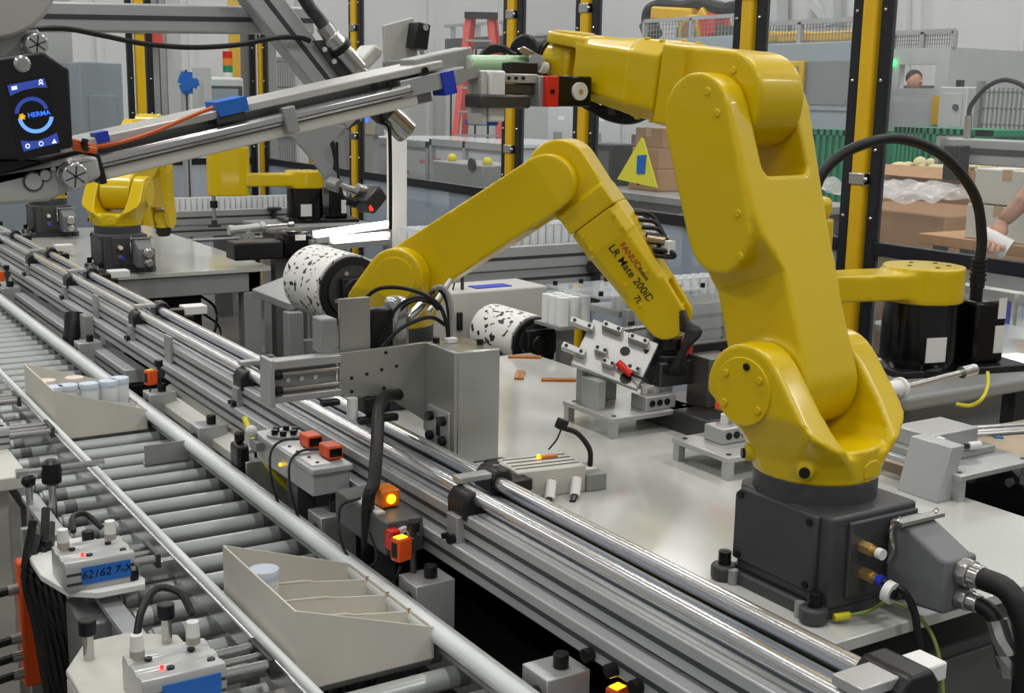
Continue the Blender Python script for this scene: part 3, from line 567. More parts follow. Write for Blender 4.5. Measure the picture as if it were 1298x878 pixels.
# ================================================================ LEFT SIDE PNEUMATICS
def air_slide(label, loc, tape=None, rods=.09, L=.125):
    t = thing('guided_cylinder', label, 'pneumatic cylinder', loc, 0, 'guided cylinders beside the roller conveyor')
    b = B().prism([(-.055, 0), (.055, 0), (.055, .045), (.05, .055), (.03, .055), (.026, .051), (.01, .051), (.006, .055), (-.012, .055), (-.016, .051), (-.03, .051), (-.034, .055), (-.05, .055), (-.055, .045)], 0, L, 'x').obj('body', ALU, t, bevel=.0015)
    for zz in (.012, .03): B().bx(.002, L-.002, -.0556, -.054, zz, zz+.005).obj('slot', GROOVE, b)
    for xx, yy in ((.03, .02), (.095, .02), (.05, -.025), (.11, -.028)): B().cyl((xx, yy, .053), (xx, yy, .0562), .006, n=10).obj('socket', BOLT, b)
    for xx, yy in ((.018, .035), (.105, .04)):
        f = B().cyl((xx, yy, .05), (xx, yy, .066), .011, n=14).obj('fitting_base', mat('fitting_grey', (166, 160, 150), .4), t); B().cyl((xx, yy, .066), (xx, yy, .09), .0105, .0095, n=14).obj('fitting', WPL, f)
    B().ball((.04, -.015, .054), .003).obj('lamp', LEDR, b)
    for yy in (-.035, 0, .035): B().cyl((L, yy, .028), (L+rods, yy, .028), .008 if yy else .006, n=12).obj('rod', STEEL, t)
    B().bx(L+rods, L+rods+.01, -.045, .045, .012, .04).obj('push_plate', DSTEEL, t, bevel=.002)
    if tape:
        k = B().bx(.028, L-.01, -.0575, -.0558, .012, .044).obj('tape', BLUE, t); text('tape_writing', tape, .021, BLKG, k, M.Translation((.072, -.0577, .029)) @ rotm(x=PI/2, z=0) , 'CENTER', shear=.2)
    return t
a1 = air_slide('guided air cylinder with blue tape on a white mounting plate', (.45, 2.24, .733), '62162 7-X', .04)
a2 = air_slide('guided air cylinder with long chrome rods by the tray with one vial', (.44, 1.72, .733), ' ', .07)
B().bx(.56, .562, 0, 0, 0, 0) if 0 else None
a3 = air_slide('guided air cylinder half out of view beside the filled tray', (.42, 3.25, .733), None, .1)
a4 = air_slide('guided air cylinder at the frame edge behind the black clamp post', (.41, 3.62, .733), None, .1)
mp = thing('mounting_plate', 'white round-cornered mounting plate under the taped air cylinder', 'mounting plate', (.5, 2.35, .60))
pl = [(.43, 2.3), (.455, 2.2), (.5, 2.165), (.585, 2.165), (.592, 2.19), (.585, 2.24), (.57, 2.3), (.57, 2.44), (.55, 2.47), (.455, 2.47), (.43, 2.44)]
B().prism(pl, .72, .733, 'z').obj('plate', WPL, mp, wrel=True, bevel=.002); B().bx(.5, .54, 2.25, 2.4, .60, .72).obj('support', ALUD, mp, wrel=True)
for xx, yy in ((.57, 2.195), (.55, 2.44), (.47, 2.43)): B().cyl((xx, yy, .733), (xx, yy, .754), .012, n=14).obj('bolt', BOLT, mp, wrel=True, bevel=.002)
B().tube([(.49, 2.29, .81), (.5, 2.33, .825), (.53, 2.36, .815), (.555, 2.34, .79)], .006, n=8).obj('hose', RUB, mp, wrel=True)
mp2 = thing('mounting_plate', 'pale bracket plate under the rodded air cylinder', 'mounting plate', (.47, 1.75, .60))
B().prism([(.38, 1.62), (.57, 1.62), (.57, 1.92), (.5, 1.97), (.43, 1.97), (.38, 1.88)], .72, .733, 'z').bx(.38, .39, 1.62, 1.88, .55, .72).obj('plate', CREAM, mp2, wrel=True, bevel=.003); B().bx(.45, .53, 1.68, 1.8, .60, .72).obj('support', ALUD, mp2, wrel=True)
for xx, yy in ((.545, 1.9), (.42, 1.9)):
    k = B().cyl((xx, yy, .733), (xx, yy, .775), .0085, n=12).obj('standoff', STEEL, mp2, wrel=True); B().cyl((xx, yy, .775), (xx, yy, .8), .014, n=14).obj('cap_bolt', BOLT, k, wrel=True, bevel=.002)
B().tube([(.46, 1.76, .82), (.475, 1.78, .85), (.51, 1.82, .862), (.54, 1.8, .855), (.548, 1.77, .83)], .006, n=8).obj('hose', RUB, mp2, wrel=True)
mp3 = tag(B().bx(.3, .54, 2.95, 3.75, .70, .733).bx(.33, .5, 3.0, 3.7, .0, .70).obj('side_bench', CREAM, bevel=.004), 'pale side bench under the two far air cylinders', 'bench')
CP = thing('clamp_post', 'chrome post with black cross clamp holding the left guide rail', 'clamp', (.555, 2.78, .60))
B().cyl((0, 0, 0), (0, 0, .2), .0085, n=14).obj('post', STEEL, CP); B().lathe([(.014, .155), (.021, .16), (.023, .185), (.021, .205), (.012, .212)], n=18).obj('clamp', BLK, CP)
B().cyl((-.06, 0, .19), (.115, 0, .19), .0075, n=12).cyl((-.075, 0, .19), (-.05, 0, .19), .0105, n=6).obj('cross_rod', STEEL, CP)
q = thing('clamp_post', 'short chrome pin with small black ball clamp beside the cross clamp', 'clamp', (.515, 2.83, .60)); B().cyl((0, 0, 0), (0, 0, .15), .008, n=12).obj('pin', STEEL, q); B().ball((0, 0, .155), .016).cyl((0, 0, .165), (0, 0, .185), .011).obj('ball_clamp', BLK, q)
BS = thing('bearing_strip', 'flat aluminium strip along the outer roller ends', 'strip', (.53, 2.2, .60)); B().bx(-.02, .015, -.55, .7, .09, .1).obj('strip', ALUP, BS); B().bx(-.01, .005, -.5, .65, 0, .09).obj('web', ALUD, BS)
IO = thing('terminal_block', 'tall orange connector block with plugged cables on a grey bracket', 'connector block', (.46, 2.62, .35))
B().bx(-.018, .022, -.02, .02, .02, .30).obj('block', ORG, IO, bevel=.006); B().bx(.0, .035, .02, .035, -.35, .36).obj('bracket', ALUD, IO, bevel=.003)
for k, zz in enumerate((.05, .09, .13, .24)):
    f = B().cyl((-.018, -.005, zz), (-.04, -.008, zz), .012, n=10).obj('plug', STEEL, IO); B().tube([(-.04, -.008, zz), (-.08, -.015, zz-.005), (-.14, -.02, zz-.04), (-.2, 0, zz-.1)], .009, n=7).obj('plug_cable', RUB, f)
B().ball((.018, -.02, .27), .004).obj('lamp', LEDR, IO)
for k in range(6):
    dx = (k-2.5)*.012
    tag(B().tube([(.475+dx, 2.42+.02*k, .8-.04*(k % 3)), (.45+dx, 2.4, .7), (.455+dx*.8, 2.38-.01*k, .6), (.47+dx, 2.34, .45), (.49+dx*1.2, 2.3, .28), (.5+dx, 2.27+.02*k, .03)], .0085, n=7).obj('hose', RUB), 'black hose running down past the orange connector block', 'hose', 'black hoses beside the roller conveyor')
TR = thing('sheet_metal_trough', 'galvanised sheet metal housing below the roller ends', 'housing', (.49, 2.0, 0))
B().bx(.45, .535, 1.88, 2.16, .42, .6).obj('housing', DSTEEL, TR, wrel=True, bevel=.004); B().bx(.47, .535, 2.16, 2.3, .5, .68).obj('end_box', mat('clear_grey_guard', (140, 142, 142), .25, .3), TR, wrel=True, bevel=.008)
for yy in (1.92, 2.1): B().bx(.48, .51, yy, yy+.03, 0, .42).obj('leg', DSTEEL, TR, wrel=True)
# ================================================================ LABELING MACHINE (upper left)
YL = 1.95
LM = thing('labeling_machine', 'label applicator with black touchscreen head and long sloping aluminium feed beam', 'labeler', (.42, YL, 0))
def lm(b, n, m, par=None, **k): return b.obj(n, m, par or LM, wrel=True, **k)
o0, o1 = PY(130, 207, YL), PY(603, 97, YL); o0.y = o1.y = 0
U = (o1-o0).normalized(); N = V((-U.z, 0, U.x)); LB = (o1-o0).length
def bb(u0, u1, v0, v1, y0, y1, b=None):
    b = b or B(); c = o0+U*((u0+u1)/2)+N*((v0+v1)/2); ang = -math.atan2(U.z, U.x)
    return b.box((c.x, YL+(y0+y1)/2, c.z), (u1-u0, y1-y0, v1-v0), M.Rotation(ang, 4, 'Y'))
def bp_(u, v, y): c = o0+U*u+N*v; return V((c.x, YL+y, c.z))
WEB = mat('beam_top_white_metal', (198, 198, 194), .35, .3, noise=.12, scale=14, stretch=(1, 6, 6))
lm(bb(-.09, LB-.06, .027, .04, 0, .12), 'top_web', WEB, bevel=.002)
lm(bb(-.1, LB-.07, -.03, .03, .045, .06), 'back_plate', ALUD, bevel=.002)
lm(bb(-.01, LB-.13, -.006, .014, -.005, .03), 'guide_bar', STEEL, bevel=.006)
lm(bb(-.01, LB-.13, -.0008, .0008, -.0065, 0), 'bar_slot', GROOVE)
lm(bb(0, LB-.12, -.026, -.008, .005, .06), 'lower_strip', mat('beam_cream', (206, 205, 196), .4), bevel=.002)
lm(bb(-.012, -.002, -.03, .018, -.008, .03), 'bar_end_cap', BLK, bevel=.002)
for u in (.3,): lm(bb(u, u+.022, -.02, .022, -.012, .01), 'bar_clamp', ALUD, bevel=.002)
lm(bb(.19, .24, .018, .03, -.004, .04), 'cable_holder', DSTEEL, bevel=.002)
for u, v in ((LB-.2, .022), (LB-.17, .02), (LB-.1, .03)): lm(B().cyl(bp_(u, v, .0), bp_(u, v, -.006), .006, n=12), 'beam_bolt', BOLT)
lm(bb(LB-.15, LB-.02, -.008, .022, .0, .03), 'end_bracket', ALU, bevel=.002)
lm(bb(LB-.1, LB+.02, .012, .05, .03, .09), 'peel_block', ALUD, bevel=.003)
lm(bb(LB-.07, LB-.045, -.02, .02, -.005, .04), 'blue_tape', BLUED); lm(bb(.0, .02, .03, .046, -.002, .03), 'blue_tape', BLUED)
lm(bb(.195, .245, .03, .053, -.01, .05), 'blue_tape', BLUE)
for k in range(3):
    lm(B().tube([PY(92, 178+3*k, YL-.02), PY(108, 182+2*k, YL-.02), PY(122, 186, YL), PY(150, 181-k, YL-.012), PY(195, 167-k, YL-.012), PY(235, 150, YL-.012), PY(270, 136+k, YL-.012)] if k == 0 else [PY(92, 178+4*k, YL-.02), PY(104, 183+3*k, YL-.02), PY(121, 188+2*k, YL-.01)], .0033 if k == 0 else .0045, n=7), 'orange_cable', ORGC)
lm(B().tube([PY(108, 176, YL-.03), PY(107, 183, YL-.03), PY(109, 189, YL-.02)], .005, n=6), 'cable_tie', BLK)
def pp(pts, y0, y1, n, m, par=None, **k): return lm(B().prism([(q.x, q.z) for q in (PY(a, c, y0) for a, c in pts)], y0, y1, 'y'), n, m, par, **k)
HOUS = mat('labeler_housing', (186, 187, 184), .4, .3, noise=.05, scale=4)
hz = pp([(-220, 280), (20, 217), (108, 196), (124, 199), (129, 224), (62, 255), (10, 259), (-220, 264)], YL-.02, YL+.14, 'housing', HOUS, bevel=.005, seg=3)
def knob(px, py, r, y, par, m=STEEL, n='knob', L=.03):
    p = PY(px, py, y); k = lm(B().cyl((p.x, y, p.z), (p.x, y-L, p.z), r, n=32).cyl((p.x, y+.001, p.z), (p.x, y-.003, p.z), r*1.12, n=32), n, m, par, bevel=.002); return p, k
for (px, py, r) in ((90, 222, .0195), (42, 57, .0165)):
    p, k = knob(px, py, r, YL-.02 if py > 100 else YL+.03, hz if py > 100 else None)
    yy = (YL-.02 if py > 100 else YL+.03)-.03
    for a in range(3): q = V((math.cos(a*PI/3+.4), 0, math.sin(a*PI/3+.4)))*r*.8; lm(B().bar(V((p.x, yy-.0004, p.z))-q, V((p.x, yy-.0004, p.z))+q, .002, .0015, (0, 1, 0)), 'knob_groove', DSTEEL, k)
for px, py, r in ((42, 230, .0145), (57, 222, .009), (67, 214, .0045)):
    p = PY(px, py, YL-.02); lm(B().cyl((p.x, YL-.019, p.z), (p.x, YL-.0225, p.z), r, n=28), 'port_ring', DSTEEL, hz); lm(B().cyl((p.x, YL-.0225, p.z), (p.x, YL-.0235, p.z), r*.82, n=28), 'port_cap', HOUS, hz)
pp([(-60, 60), (0, 45), (49, 36), (58, 66), (0, 78), (-60, 90)], YL+.03, YL+.12, 'upper_housing', HOUS, bevel=.004)
pp([(-60, 205), (30, 200), (60, 205), (0, 225), (-60, 235)], YL-.01, YL+.1, 'cable_recess', BLK, bevel=.004)
dk = pp([(-60, 82), (0, 73), (48, 66), (57, 67), (88, 87), (93, 187), (25, 202), (-60, 200)], YL-.055, YL+.0, 'display_head', BLK, bevel=.004, seg=3)
p, k = knob(28, 81, .0108, YL-.055, dk, STEEL, 'power_button', .004); lm(B().cyl((p.x, YL-.059, p.z), (p.x, YL-.0605, p.z), .0065, n=24), 'button_core', ALUD, k)
YD = YL-.0555
def pd_(pts, n, m, dy=0): # flat print on the display glass
    return lm(B().prism([(q.x, q.z) for q in (PY(a, c, YD) for a, c in pts)], YD-.0004-dy, YD+.0006, 'y'), n, m, dk)
pd_([(7, 104), (60, 95), (77, 193), (24, 204)][:4], 'screen', mat('screen_glass', (8, 9, 14), .1))
SB1 = mat('screen_blue_dark', (46, 66, 150), .4, emit=.8); SB2 = mat('screen_blue_light', (110, 160, 240), .4, emit=.9); SW = mat('screen_white', (220, 232, 255), .4, emit=.9); SO = mat('screen_orange', (255, 176, 40), .4, emit=.9); SBT = mat('screen_blue_text', (58, 120, 255), .4, emit=1)
def arc(c, r0, r1, a0, a1, n=12): return [(c[0]+r1*math.cos(math.radians(a0+(a1-a0)*i/n)), c[1]-r1*math.sin(math.radians(a0+(a1-a0)*i/n))) for i in range(n+1)]+[(c[0]+r0*math.cos(math.radians(a1+(a0-a1)*i/n)), c[1]-r0*math.sin(math.radians(a1+(a0-a1)*i/n))) for i in range(n+1)]
pd_([(9, 108), (56, 99), (60, 111), (45, 111), (30, 114), (18, 119), (13, 122)], 'menu_band', SB1, .0002)
pd_([(26, 178), (36, 179), (48, 178), (60, 174), (72, 168), (75, 181), (30, 192)], 'menu_band', SB1, .0002)
pd_(arc((40.5, 144.5), 17, 22, 20, 178), 'upper_arc', SB1, .0002); pd_(arc((45, 146), 18, 23, 192, 355), 'lower_arc', SB2, .0002)
pd_([(14, 110), (21, 108.5), (22, 113), (15, 114.5)], 'menu_icon', SW, .0004)
pd_(arc((51.5, 103), 1.2, 2.6, 0, 350), 'user_icon', SW, .0004); pd_(arc((52, 108), 2, 3.4, 10, 170, 6), 'user_icon', SW, .0004)
pd_(arc((35, 185), 1.8, 3.2, 0, 350), 'search_icon', SW, .0004); pd_(arc((52, 182), 2, 3.2, 0, 350), 'clock_icon', SW, .0004); pd_([(68.5, 175.5), (72, 181), (65.5, 182)], 'warning_icon', SW, .0004)
for a in range(3):
    c = PY(28, 148, YD-.001); q = V((math.cos(a*PI/3+.3), 0, math.sin(a*PI/3+.3)))*.0046; lm(B().bar(c-q, c+q, .0022, .0006, (0, 1, 0)), 'star_mark', SO, dk)
tp = PY(49.5, 144.5, YD-.0008); ti = inv_basis(dk)
text('brand_lettering', 'HERMA', .0096, SBT, dk, ti @ M.Translation(tp) @ M.Rotation(-math.atan2(.16, 1), 4, 'Y') @ rotm(x=PI/2), 'CENTER', bold=.00015)
# reel cover at the frame corner
rcv = PY(-22, -42, YL+.02); lm(B().cyl((rcv.x, YL+.0, rcv.z), (rcv.x, YL+.05, rcv.z), .102, n=48), 'reel_cover', mat('reel_cover_grey', (178, 176, 172), .4), bevel=.006)
# stand for the labeler
lm(B().bx(.12, .2, YL+.03, YL+.1, 1.3, 1.49), 'neck', ALUP, bevel=.003); lm(B().bx(.12, .2, YL+.02, YL+.1, .02, 1.3), 'stand_column', ALUP, bevel=.003); lm(B().bx(.02, .30, YL-.15, YL+.25, 0, .02), 'stand_foot', DGREY, bevel=.003)
# ---------------------------------------------------------------- aluminium support frame
SF = thing('support_frame', 'grey aluminium profile frame with a diagonal brace behind the label feed beam', 'frame', (.6, 2.35, 0))
def sf(b, n, m, par=None, **k): return b.obj(n, m, par or SF, wrel=True, **k)
def prof_bar(a, b, h, d, n, up):
    o = sf(B().bar(a, b, d, h, up), n, ALUP, bevel=.004); t = (b-a).normalized(); y = V(up)-t*V(up).dot(t); y.normalize(); x = y.cross(t)
    if x.y > 0: x = -x
    for s in ((0,) if h < .07 else (-.25, .25)):
        c = y*h*s; q = x*(d/2-.0015); sf(B().bar(a+c+q, b+c+q, .005, .009, up), 'slot', GROOVE, o)
    return o
YF = 2.4
a, b = PY(-160, 18, YF), PY(392, 27, YF); prof_bar(a, b, .052, .05, 'cross_profile', (0, 0, 1))
a, b = PY(292, -50, YF-.06), PY(448, 150, YF-.06); prof_bar(a, b, .064, .05, 'diagonal_profile', (0, 0, 1))
sf(B().cyl(b+V((0, 0, 0)), b+(b-a).normalized()*.008, .026, n=4), 'end_cap', DGREY)
sf(B().bx(.22, .28, YF-.03, YF+.03, 0, 2.2), 'upright', ALUP, bevel=.003)
y4 = YF-.07
sf(B().prism([(q.x, q.z) for q in (PY(r, s, y4) for r, s in ((390, 52), (404, 51), (448, 101), (443, 107), (428, 104)))], y4-.028, y4-.022, 'y'), 'dark_angle_plate', DSTEEL, bevel=.001)
for r, s in ((404, 63), (416, 78)): c = PY(r, s, y4); sf(B().cyl((c.x, y4-.028, c.z), (c.x, y4-.031, c.z), .005, n=10), 'plate_hole', WPL)
ac = sf(B().cyl(PY(418, 45, y4-.03), PY(455, 88, y4-.03), .019, n=24), 'cylinder', STEEL, bevel=.002)
sf(B().cyl(PY(429, 57, y4-.03), PY(434, 63, y4-.03), .0235, n=24), 'black_ring', BLK, ac); sf(B().cyl(PY(455, 88, y4-.03), PY(474, 105, y4-.03), .012, n=16), 'piston', STEEL, ac)
sf(B().prism([(q.x, q.z) for q in (PY(r, s, y4) for r, s in ((440, 92), (470, 56), (482, 64), (478, 72), (450, 100)))], y4-.02, y4+.05, 'y'), 'motor_block', CREAM, bevel=.005)
sf(B().tube([PY(376, -18, y4-.03), PY(392, 8, y4-.03), PY(406, 26, y4-.03), PY(419, 46, y4-.03)], .0135, n=12), 'braided_conduit', mat('braided_conduit', (92, 92, 94), .3, .6, noise=.5, scale=60))
sf(B().cyl(PY(410, 32, y4-.03), PY(419, 45, y4-.03), .017, n=14), 'conduit_nut', STEEL)
sf(B().tube([PY(-40, 45, YF-.08), PY(30, 38, YF-.08), PY(80, 36, YF-.08), PY(130, 45, YF-.08), PY(180, 55, YF-.08), PY(240, 60, YF-.08), PY(300, 57, YF-.08), PY(350, 48, YF-.1), (PY(380, 48, YF-.1)), PY(393, 52, YF-.1)], .005, n=8), 'slack_cable', RUB)
yp = 2.25
sf(B().prism([(q.x, q.z) for q in (PY(r, s, yp) for r, s in ((487, 32), (524, 22), (530, 40), (530, 78), (496, 86), (489, 80)))], yp, yp+.012, 'y'), 'grey_sensor_plate', LGREY, bevel=.002)
bxp = PY(530, 46, yp-.02); k = sf(B().box((bxp.x, yp-.02, bxp.z), (.03, .04, .05), M.Rotation(.15, 4, 'Y')), 'black_sensor', BLK, bevel=.003); sf(B().cyl((bxp.x+.004, yp-.04, bxp.z+.016), (bxp.x+.004, yp-.045, bxp.z+.016), .006, n=14), 'dial', STEEL, k)
sf(B().tube([PY(534, 62, yp-.02), PY(536, 70, yp-.02), PY(538, 82, yp-.01)], .005, n=8), 'sensor_stem', STEEL)
sf(B().bx(PY(490, 80, yp).x, PY(600, 80, yp).x, yp-.01, yp+.02, PY(540, 87, yp).z, PY(540, 78, yp).z), 'sensor_rail', ALUD, bevel=.002)
sf(B().cyl(PY(487, 140, 2.12), PY(516, 168, 2.12), .024, n=28), 'steel_cylinder', STEEL, bevel=.003); sf(B().cyl(PY(478, 132, 2.12), PY(490, 143, 2.12), .027, n=20), 'cylinder_mount', DSTEEL)
sf(B().tube([PY(484, 142, 2.1), PY(482, 154, 2.1), PY(490, 158, 2.1), PY(494, 170, 2.1), PY(495, 230, 2.15), PY(495, 290, 2.2)], .0035, n=6), 'hanging_cable', RUB)
ys = 2.3
sf(B().prism([(q.x, q.z) for q in (PY(r, s, ys) for r, s in ((367, 172), (384, 154), (436, 160), (412, 186), (408, 196), (412, 206), (433, 228), (420, 239), (408, 224), (396, 205)))], ys-.01, ys, 'y'), 'bracket_plate', mat('bracket_grey', (168, 172, 174), .4, .3), bevel=.001)
sf(B().cyl(PY(424, 233, ys-.02), PY(452, 243, ys-.03), .0075, n=12), 'camera_rod', STEEL); sf(B().cyl(PY(418, 232, ys-.01), PY(430, 236, ys-.03), .014, n=12), 'rod_clamp', ALUD)
cm = sf(B().box(PY(468, 252, ys-.05), (.05, .05, .036), rotm(z=.3, y=-.7)), 'scanner', DSTEEL, bevel=.006)
sf(B().cyl(PY(452, 240, ys-.04), PY(470, 246, ys-.04), .013, n=14), 'swivel', STEEL, cm); rp = PY(472, 262, ys-.075); sf(B().box(rp, (.014, .004, .012), rotm(z=.3, y=-.4)), 'red_light', LEDR, cm)
sf(B().cyl(PY(440, 254, ys-.04), PY(452, 258, ys-.05), .0095, n=10), 'scanner_plug', BLK, cm); sf(B().tube([PY(440, 253, ys-.04), PY(433, 244, ys-.03), PY(428, 215, ys-.02), PY(427, 180, ys-.02)], .003, n=6), 'scanner_cable', RUB, cm)
# ================================================================ GRIPPER ON THE LARGE ROBOT
G = P1['wrist']; yg = 1.86
def gp(b, n, m, par=None, **k): return b.obj(n, m, par or R1, wrel=True, **k)
def gbox(x0, y0, x1, y1, d0, d1, n, m, par=None, bv=.002):
    a, c = PY(x0, y0, yg), PY(x1, y1, yg); return gp(B().bx(a.x, c.x, yg+d0, yg+d1, c.z, a.z), n, m, par, bevel=bv)
gb = gbox(688, 96, 729, 135, -.05, .03, 'gripper_body', BLKG, bv=.003); gbox(673, 96, 688, 135, -.05, .03, 'red_band', RED, gb); c = PY(713, 115.5, yg)
k = gp(B().cyl((c.x, yg-.05, c.z), (c.x, yg-.056, c.z), .0155, n=28), 'white_cap', WPL, gb); gp(B().cyl((c.x, yg-.056, c.z), (c.x, yg-.058, c.z), .004, n=12), 'cap_screw', BRASS, k)
c = PY(680, 115.5, yg); gp(B().cyl((c.x, yg-.05, c.z), (c.x, yg-.053, c.z), .004, n=10), 'screw', BOLT, gb)
gbox(668, 96, 673, 135, -.04, .03, 'spacer', ALUD); rl = gbox(628, 93, 670, 106, -.03, .03, 'finger_rail', ALU)
for x in (633, 642, 651): c = PY(x, 99, yg); gp(B().cyl((c.x, yg-.03, c.z), (c.x, yg-.033, c.z), .003, n=8), 'rail_screw', BOLT, rl)
gbox(628, 106, 668, 120, -.025, .03, 'finger_block', DSTEEL); gbox(592, 119, 655, 137, -.045, .01, 'jaw_plate', DSTEEL, bv=.004)
gbox(600, 90, 606, 158, -.03, .02, 'white_jaw', LGREY); gbox(609, 89, 629, 154, -.03, .02, 'white_jaw', WPL, bv=.004); gbox(606, 92, 609, 140, -.02, .01, 'jaw_gap', DSTEEL); gbox(600, 150, 625, 159, -.02, .03, 'blue_pad', BLUE, bv=.004)
gp(B().hull([PY(x, y, yg+d) for d in (-.02, .02) for x, y in ((578, 90), (604, 84), (610, 92), (606, 98), (582, 104))]), 'jaw_link', ALUD)
gp(B().cyl(PY(663, 68, 2.03), PY(686, 70, 2.05), .036, .042, n=32), 'tool_flange', BLK, bevel=.004)
gp(B().hull([PY(x, y, 1.97+d) for d in (0, .02) for x, y in ((655, 62), (664, 58), (690, 74), (688, 82), (680, 84))]), 'tool_arm', STEEL, bevel=.002)
gp(B().cyl(PY(680, 78, 1.96), PY(685, 79, 2.0), .014, n=16), 'arm_pivot', STEEL); gp(B().cyl(PY(684, 84, 1.96), PY(692, 86, 1.96), .011, n=12), 'white_fitting', WPL)
gbox(655, 78, 690, 95, .02, .05, 'tool_plate', BLK)
for k in range(4): gp(B().tube([PY(604, 74+k, 2.08), PY(620, 66-k*2, 2.08), PY(640, 64-k, 2.06), PY(655, 70+2*k, 2.04)], .005, n=7), 'tool_hose', RUB)
for k in range(4): gp(B().tube([PY(726, 118+2*k, 1.92), PY(745, 130+2*k, 1.88), PY(772, 141+3*k, 1.84), PY(798, 145+3*k, 1.8), PY(820, 144+k, 1.76), PY(838, 134, 1.72)], .0055, n=7), 'arm_hose', RUB)
gp(B().bx(PY(770, 128, 1.84).x, PY(782, 128, 1.84).x, 1.82, 1.86, PY(775, 145, 1.84).z, PY(775, 126, 1.84).z), 'hose_bracket', DSTEEL, bevel=.002); gp(B().cyl(PY(797, 128, 1.84), PY(803, 134, 1.84), .009), 'hose_clip', BRASS)
BO = thing('roll_core_tube', 'pale green tube held at the peel end of the label beam', 'tube', PY(628, 100, 1.99)); a, b = PY(592, 83, 1.98), PY(665, 83, 2.0)
B().cyl(a, b, .0185, n=32).obj('tube', mat('pale_green_tube', (160, 198, 158), .35), BO, wrel=True, bevel=.002); B().cyl(a+V((-.002, 0, -.002)), b+V((-.01, 0, -.002)), .0178, n=32).obj('liner', mat('tube_liner', (196, 200, 186), .4), BO, wrel=True)
# ================================================================ SCARA ROBOTS AND PEDESTALS
def scara(label, loc, rz):
    t = thing('scara_robot', label, 'robot', loc, rz)      # arm reaches along local -X
    b = B().lathe([(.135, 0), (.135, .02), (.108, .03), (.104, .2), (.1, .215)], n=40).obj('base_column', BLKG, t); B().bx(-.14, .3, -.12, .12, 0, .02).obj('base_plate', BLK, t, bevel=.004)
    B().box((-.02, -.107, .075), (.065, .004, .07), rotm(z=0)).obj('rating_label', WPL, b)
    m = B().prism([(.13, -.08), (.13, .08), (.24, .08), (.24, -.08)], .02, .2, 'z').obj('motor_box', BLKG, t, bevel=.012, seg=3)
    B().bx(.2, .232, -.0815, -.08, .05, .13).obj('paper_label', WPL, m); B().bx(.205, .232, -.0815, -.08, .15, .21).obj('paper_label', WPL, m)
    B().cyl((.19, 0, .2), (.19, 0, .235), .018, n=14).obj('connector', BLK, m); B().cyl((.22, .03, .2), (.22, .03, .24), .006, n=8).obj('antenna_plug', BOLT, m)
    pts = hull2(poly((0, 0), .115, 32)+[(-.06, .1), (-.06, -.1)]); a = B().prism(pts, .2, .3, 'z')
    a.prism([(-.02, -.112), (-.1, -.075), (-.39, -.062), (-.39, .062), (-.1, .075), (-.02, .112)], .212, .285, 'z').cyl((-.39, 0, .212), (-.39, 0, .285), .064, n=28)
    ar = a.obj('inner_arm', YEL, t, remesh=.005, smooth=6)
    for x, y in ((.06, .03), (.06, -.03), (0, .06), (0, -.06), (-.05, 0)): B().cyl((x, y, .299), (x, y, .3015), .007, n=10).obj('arm_screw', BOLT, ar)
    a = B().prism(hull2(poly((-.4, 0), .075, 24)+poly((-.5, .0), .07, 24)), .16, .44, 'z'); a.prism([(-.5, .32), (-.42, .44), (-.42, .5), (-.55, .5), (-.55, .32)], 0, 0, 'z') if 0 else None
    ou = a.obj('outer_arm', YEL, t, remesh=.005, smooth=6)
    B().prism(hull2(poly((-.4, 0), .068, 24)+poly((-.49, .0), .064, 24)), .44, .5, 'z').obj('arm_hood', YEL, ou, bevel=.02, seg=4)
    B().cyl((-.535, 0, .0), (-.535, 0, .54), .011, n=16).obj('spindle', STEEL, ou); B().cyl((-.535, 0, .09), (-.535, 0, .13), .022, n=18).obj('collar', BLK, ou); B().cyl((-.535, 0, -.02), (-.535, 0, .02), .017, n=12).bx(-.57, -.5, -.015, .015, -.02, -.005).obj('vacuum_cup', DSTEEL, ou)
    B().cyl((.19, 0, .23), (.19, 0, .31), .021, .018, n=16).obj('conduit_boot', RUB, t)
    B().tube([(.19, 0, .3), (.19, 0, .38), (.15, 0, .5), (.03, 0, .61), (-.12, 0, .655), (-.26, 0, .63), (-.35, 0, .57), (-.39, 0, .48)], .015, n=12, k=8).obj('cable_conduit', RUB, t)
    for k in range(5): B().cyl((.19, 0, .25+k*.014), (.19, 0, .257+k*.014), .0235, n=14).obj('boot_ring', RUB, t)
    return t
q = PZ(1165, 470, .87); S1 = scara('yellow and black horizontal arm robot on a grey pedestal behind the large robot', (2.87, 2.34, .87), math.radians(-13))
S2_ = scara('yellow horizontal arm robot with dangling spindle below the label beam', (2.9, 6.9, .87), math.radians(-8))
PEDS = []
for (s, lab) in ((S1, 'grey cast pedestal carrying the horizontal robot by the tan bench'), (S2_, 'grey pedestal carrying the distant horizontal robot')):
    p = thing('robot_pedestal', lab, 'pedestal', (s.location.x, s.location.y, 0)); PEDS.append(p); B().bx(-.32, .34, -.24, .2, .83, .87).obj('top_plate', FRAMEG, p, bevel=.012, seg=3); B().bx(-.22, .2, -.16, .14, .06, .83).obj('column', FRAMEG, p, bevel=.02, seg=3); B().bx(-.3, .3, -.2, .2, 0, .06).obj('foot_plate', DGREY, p, bevel=.004)
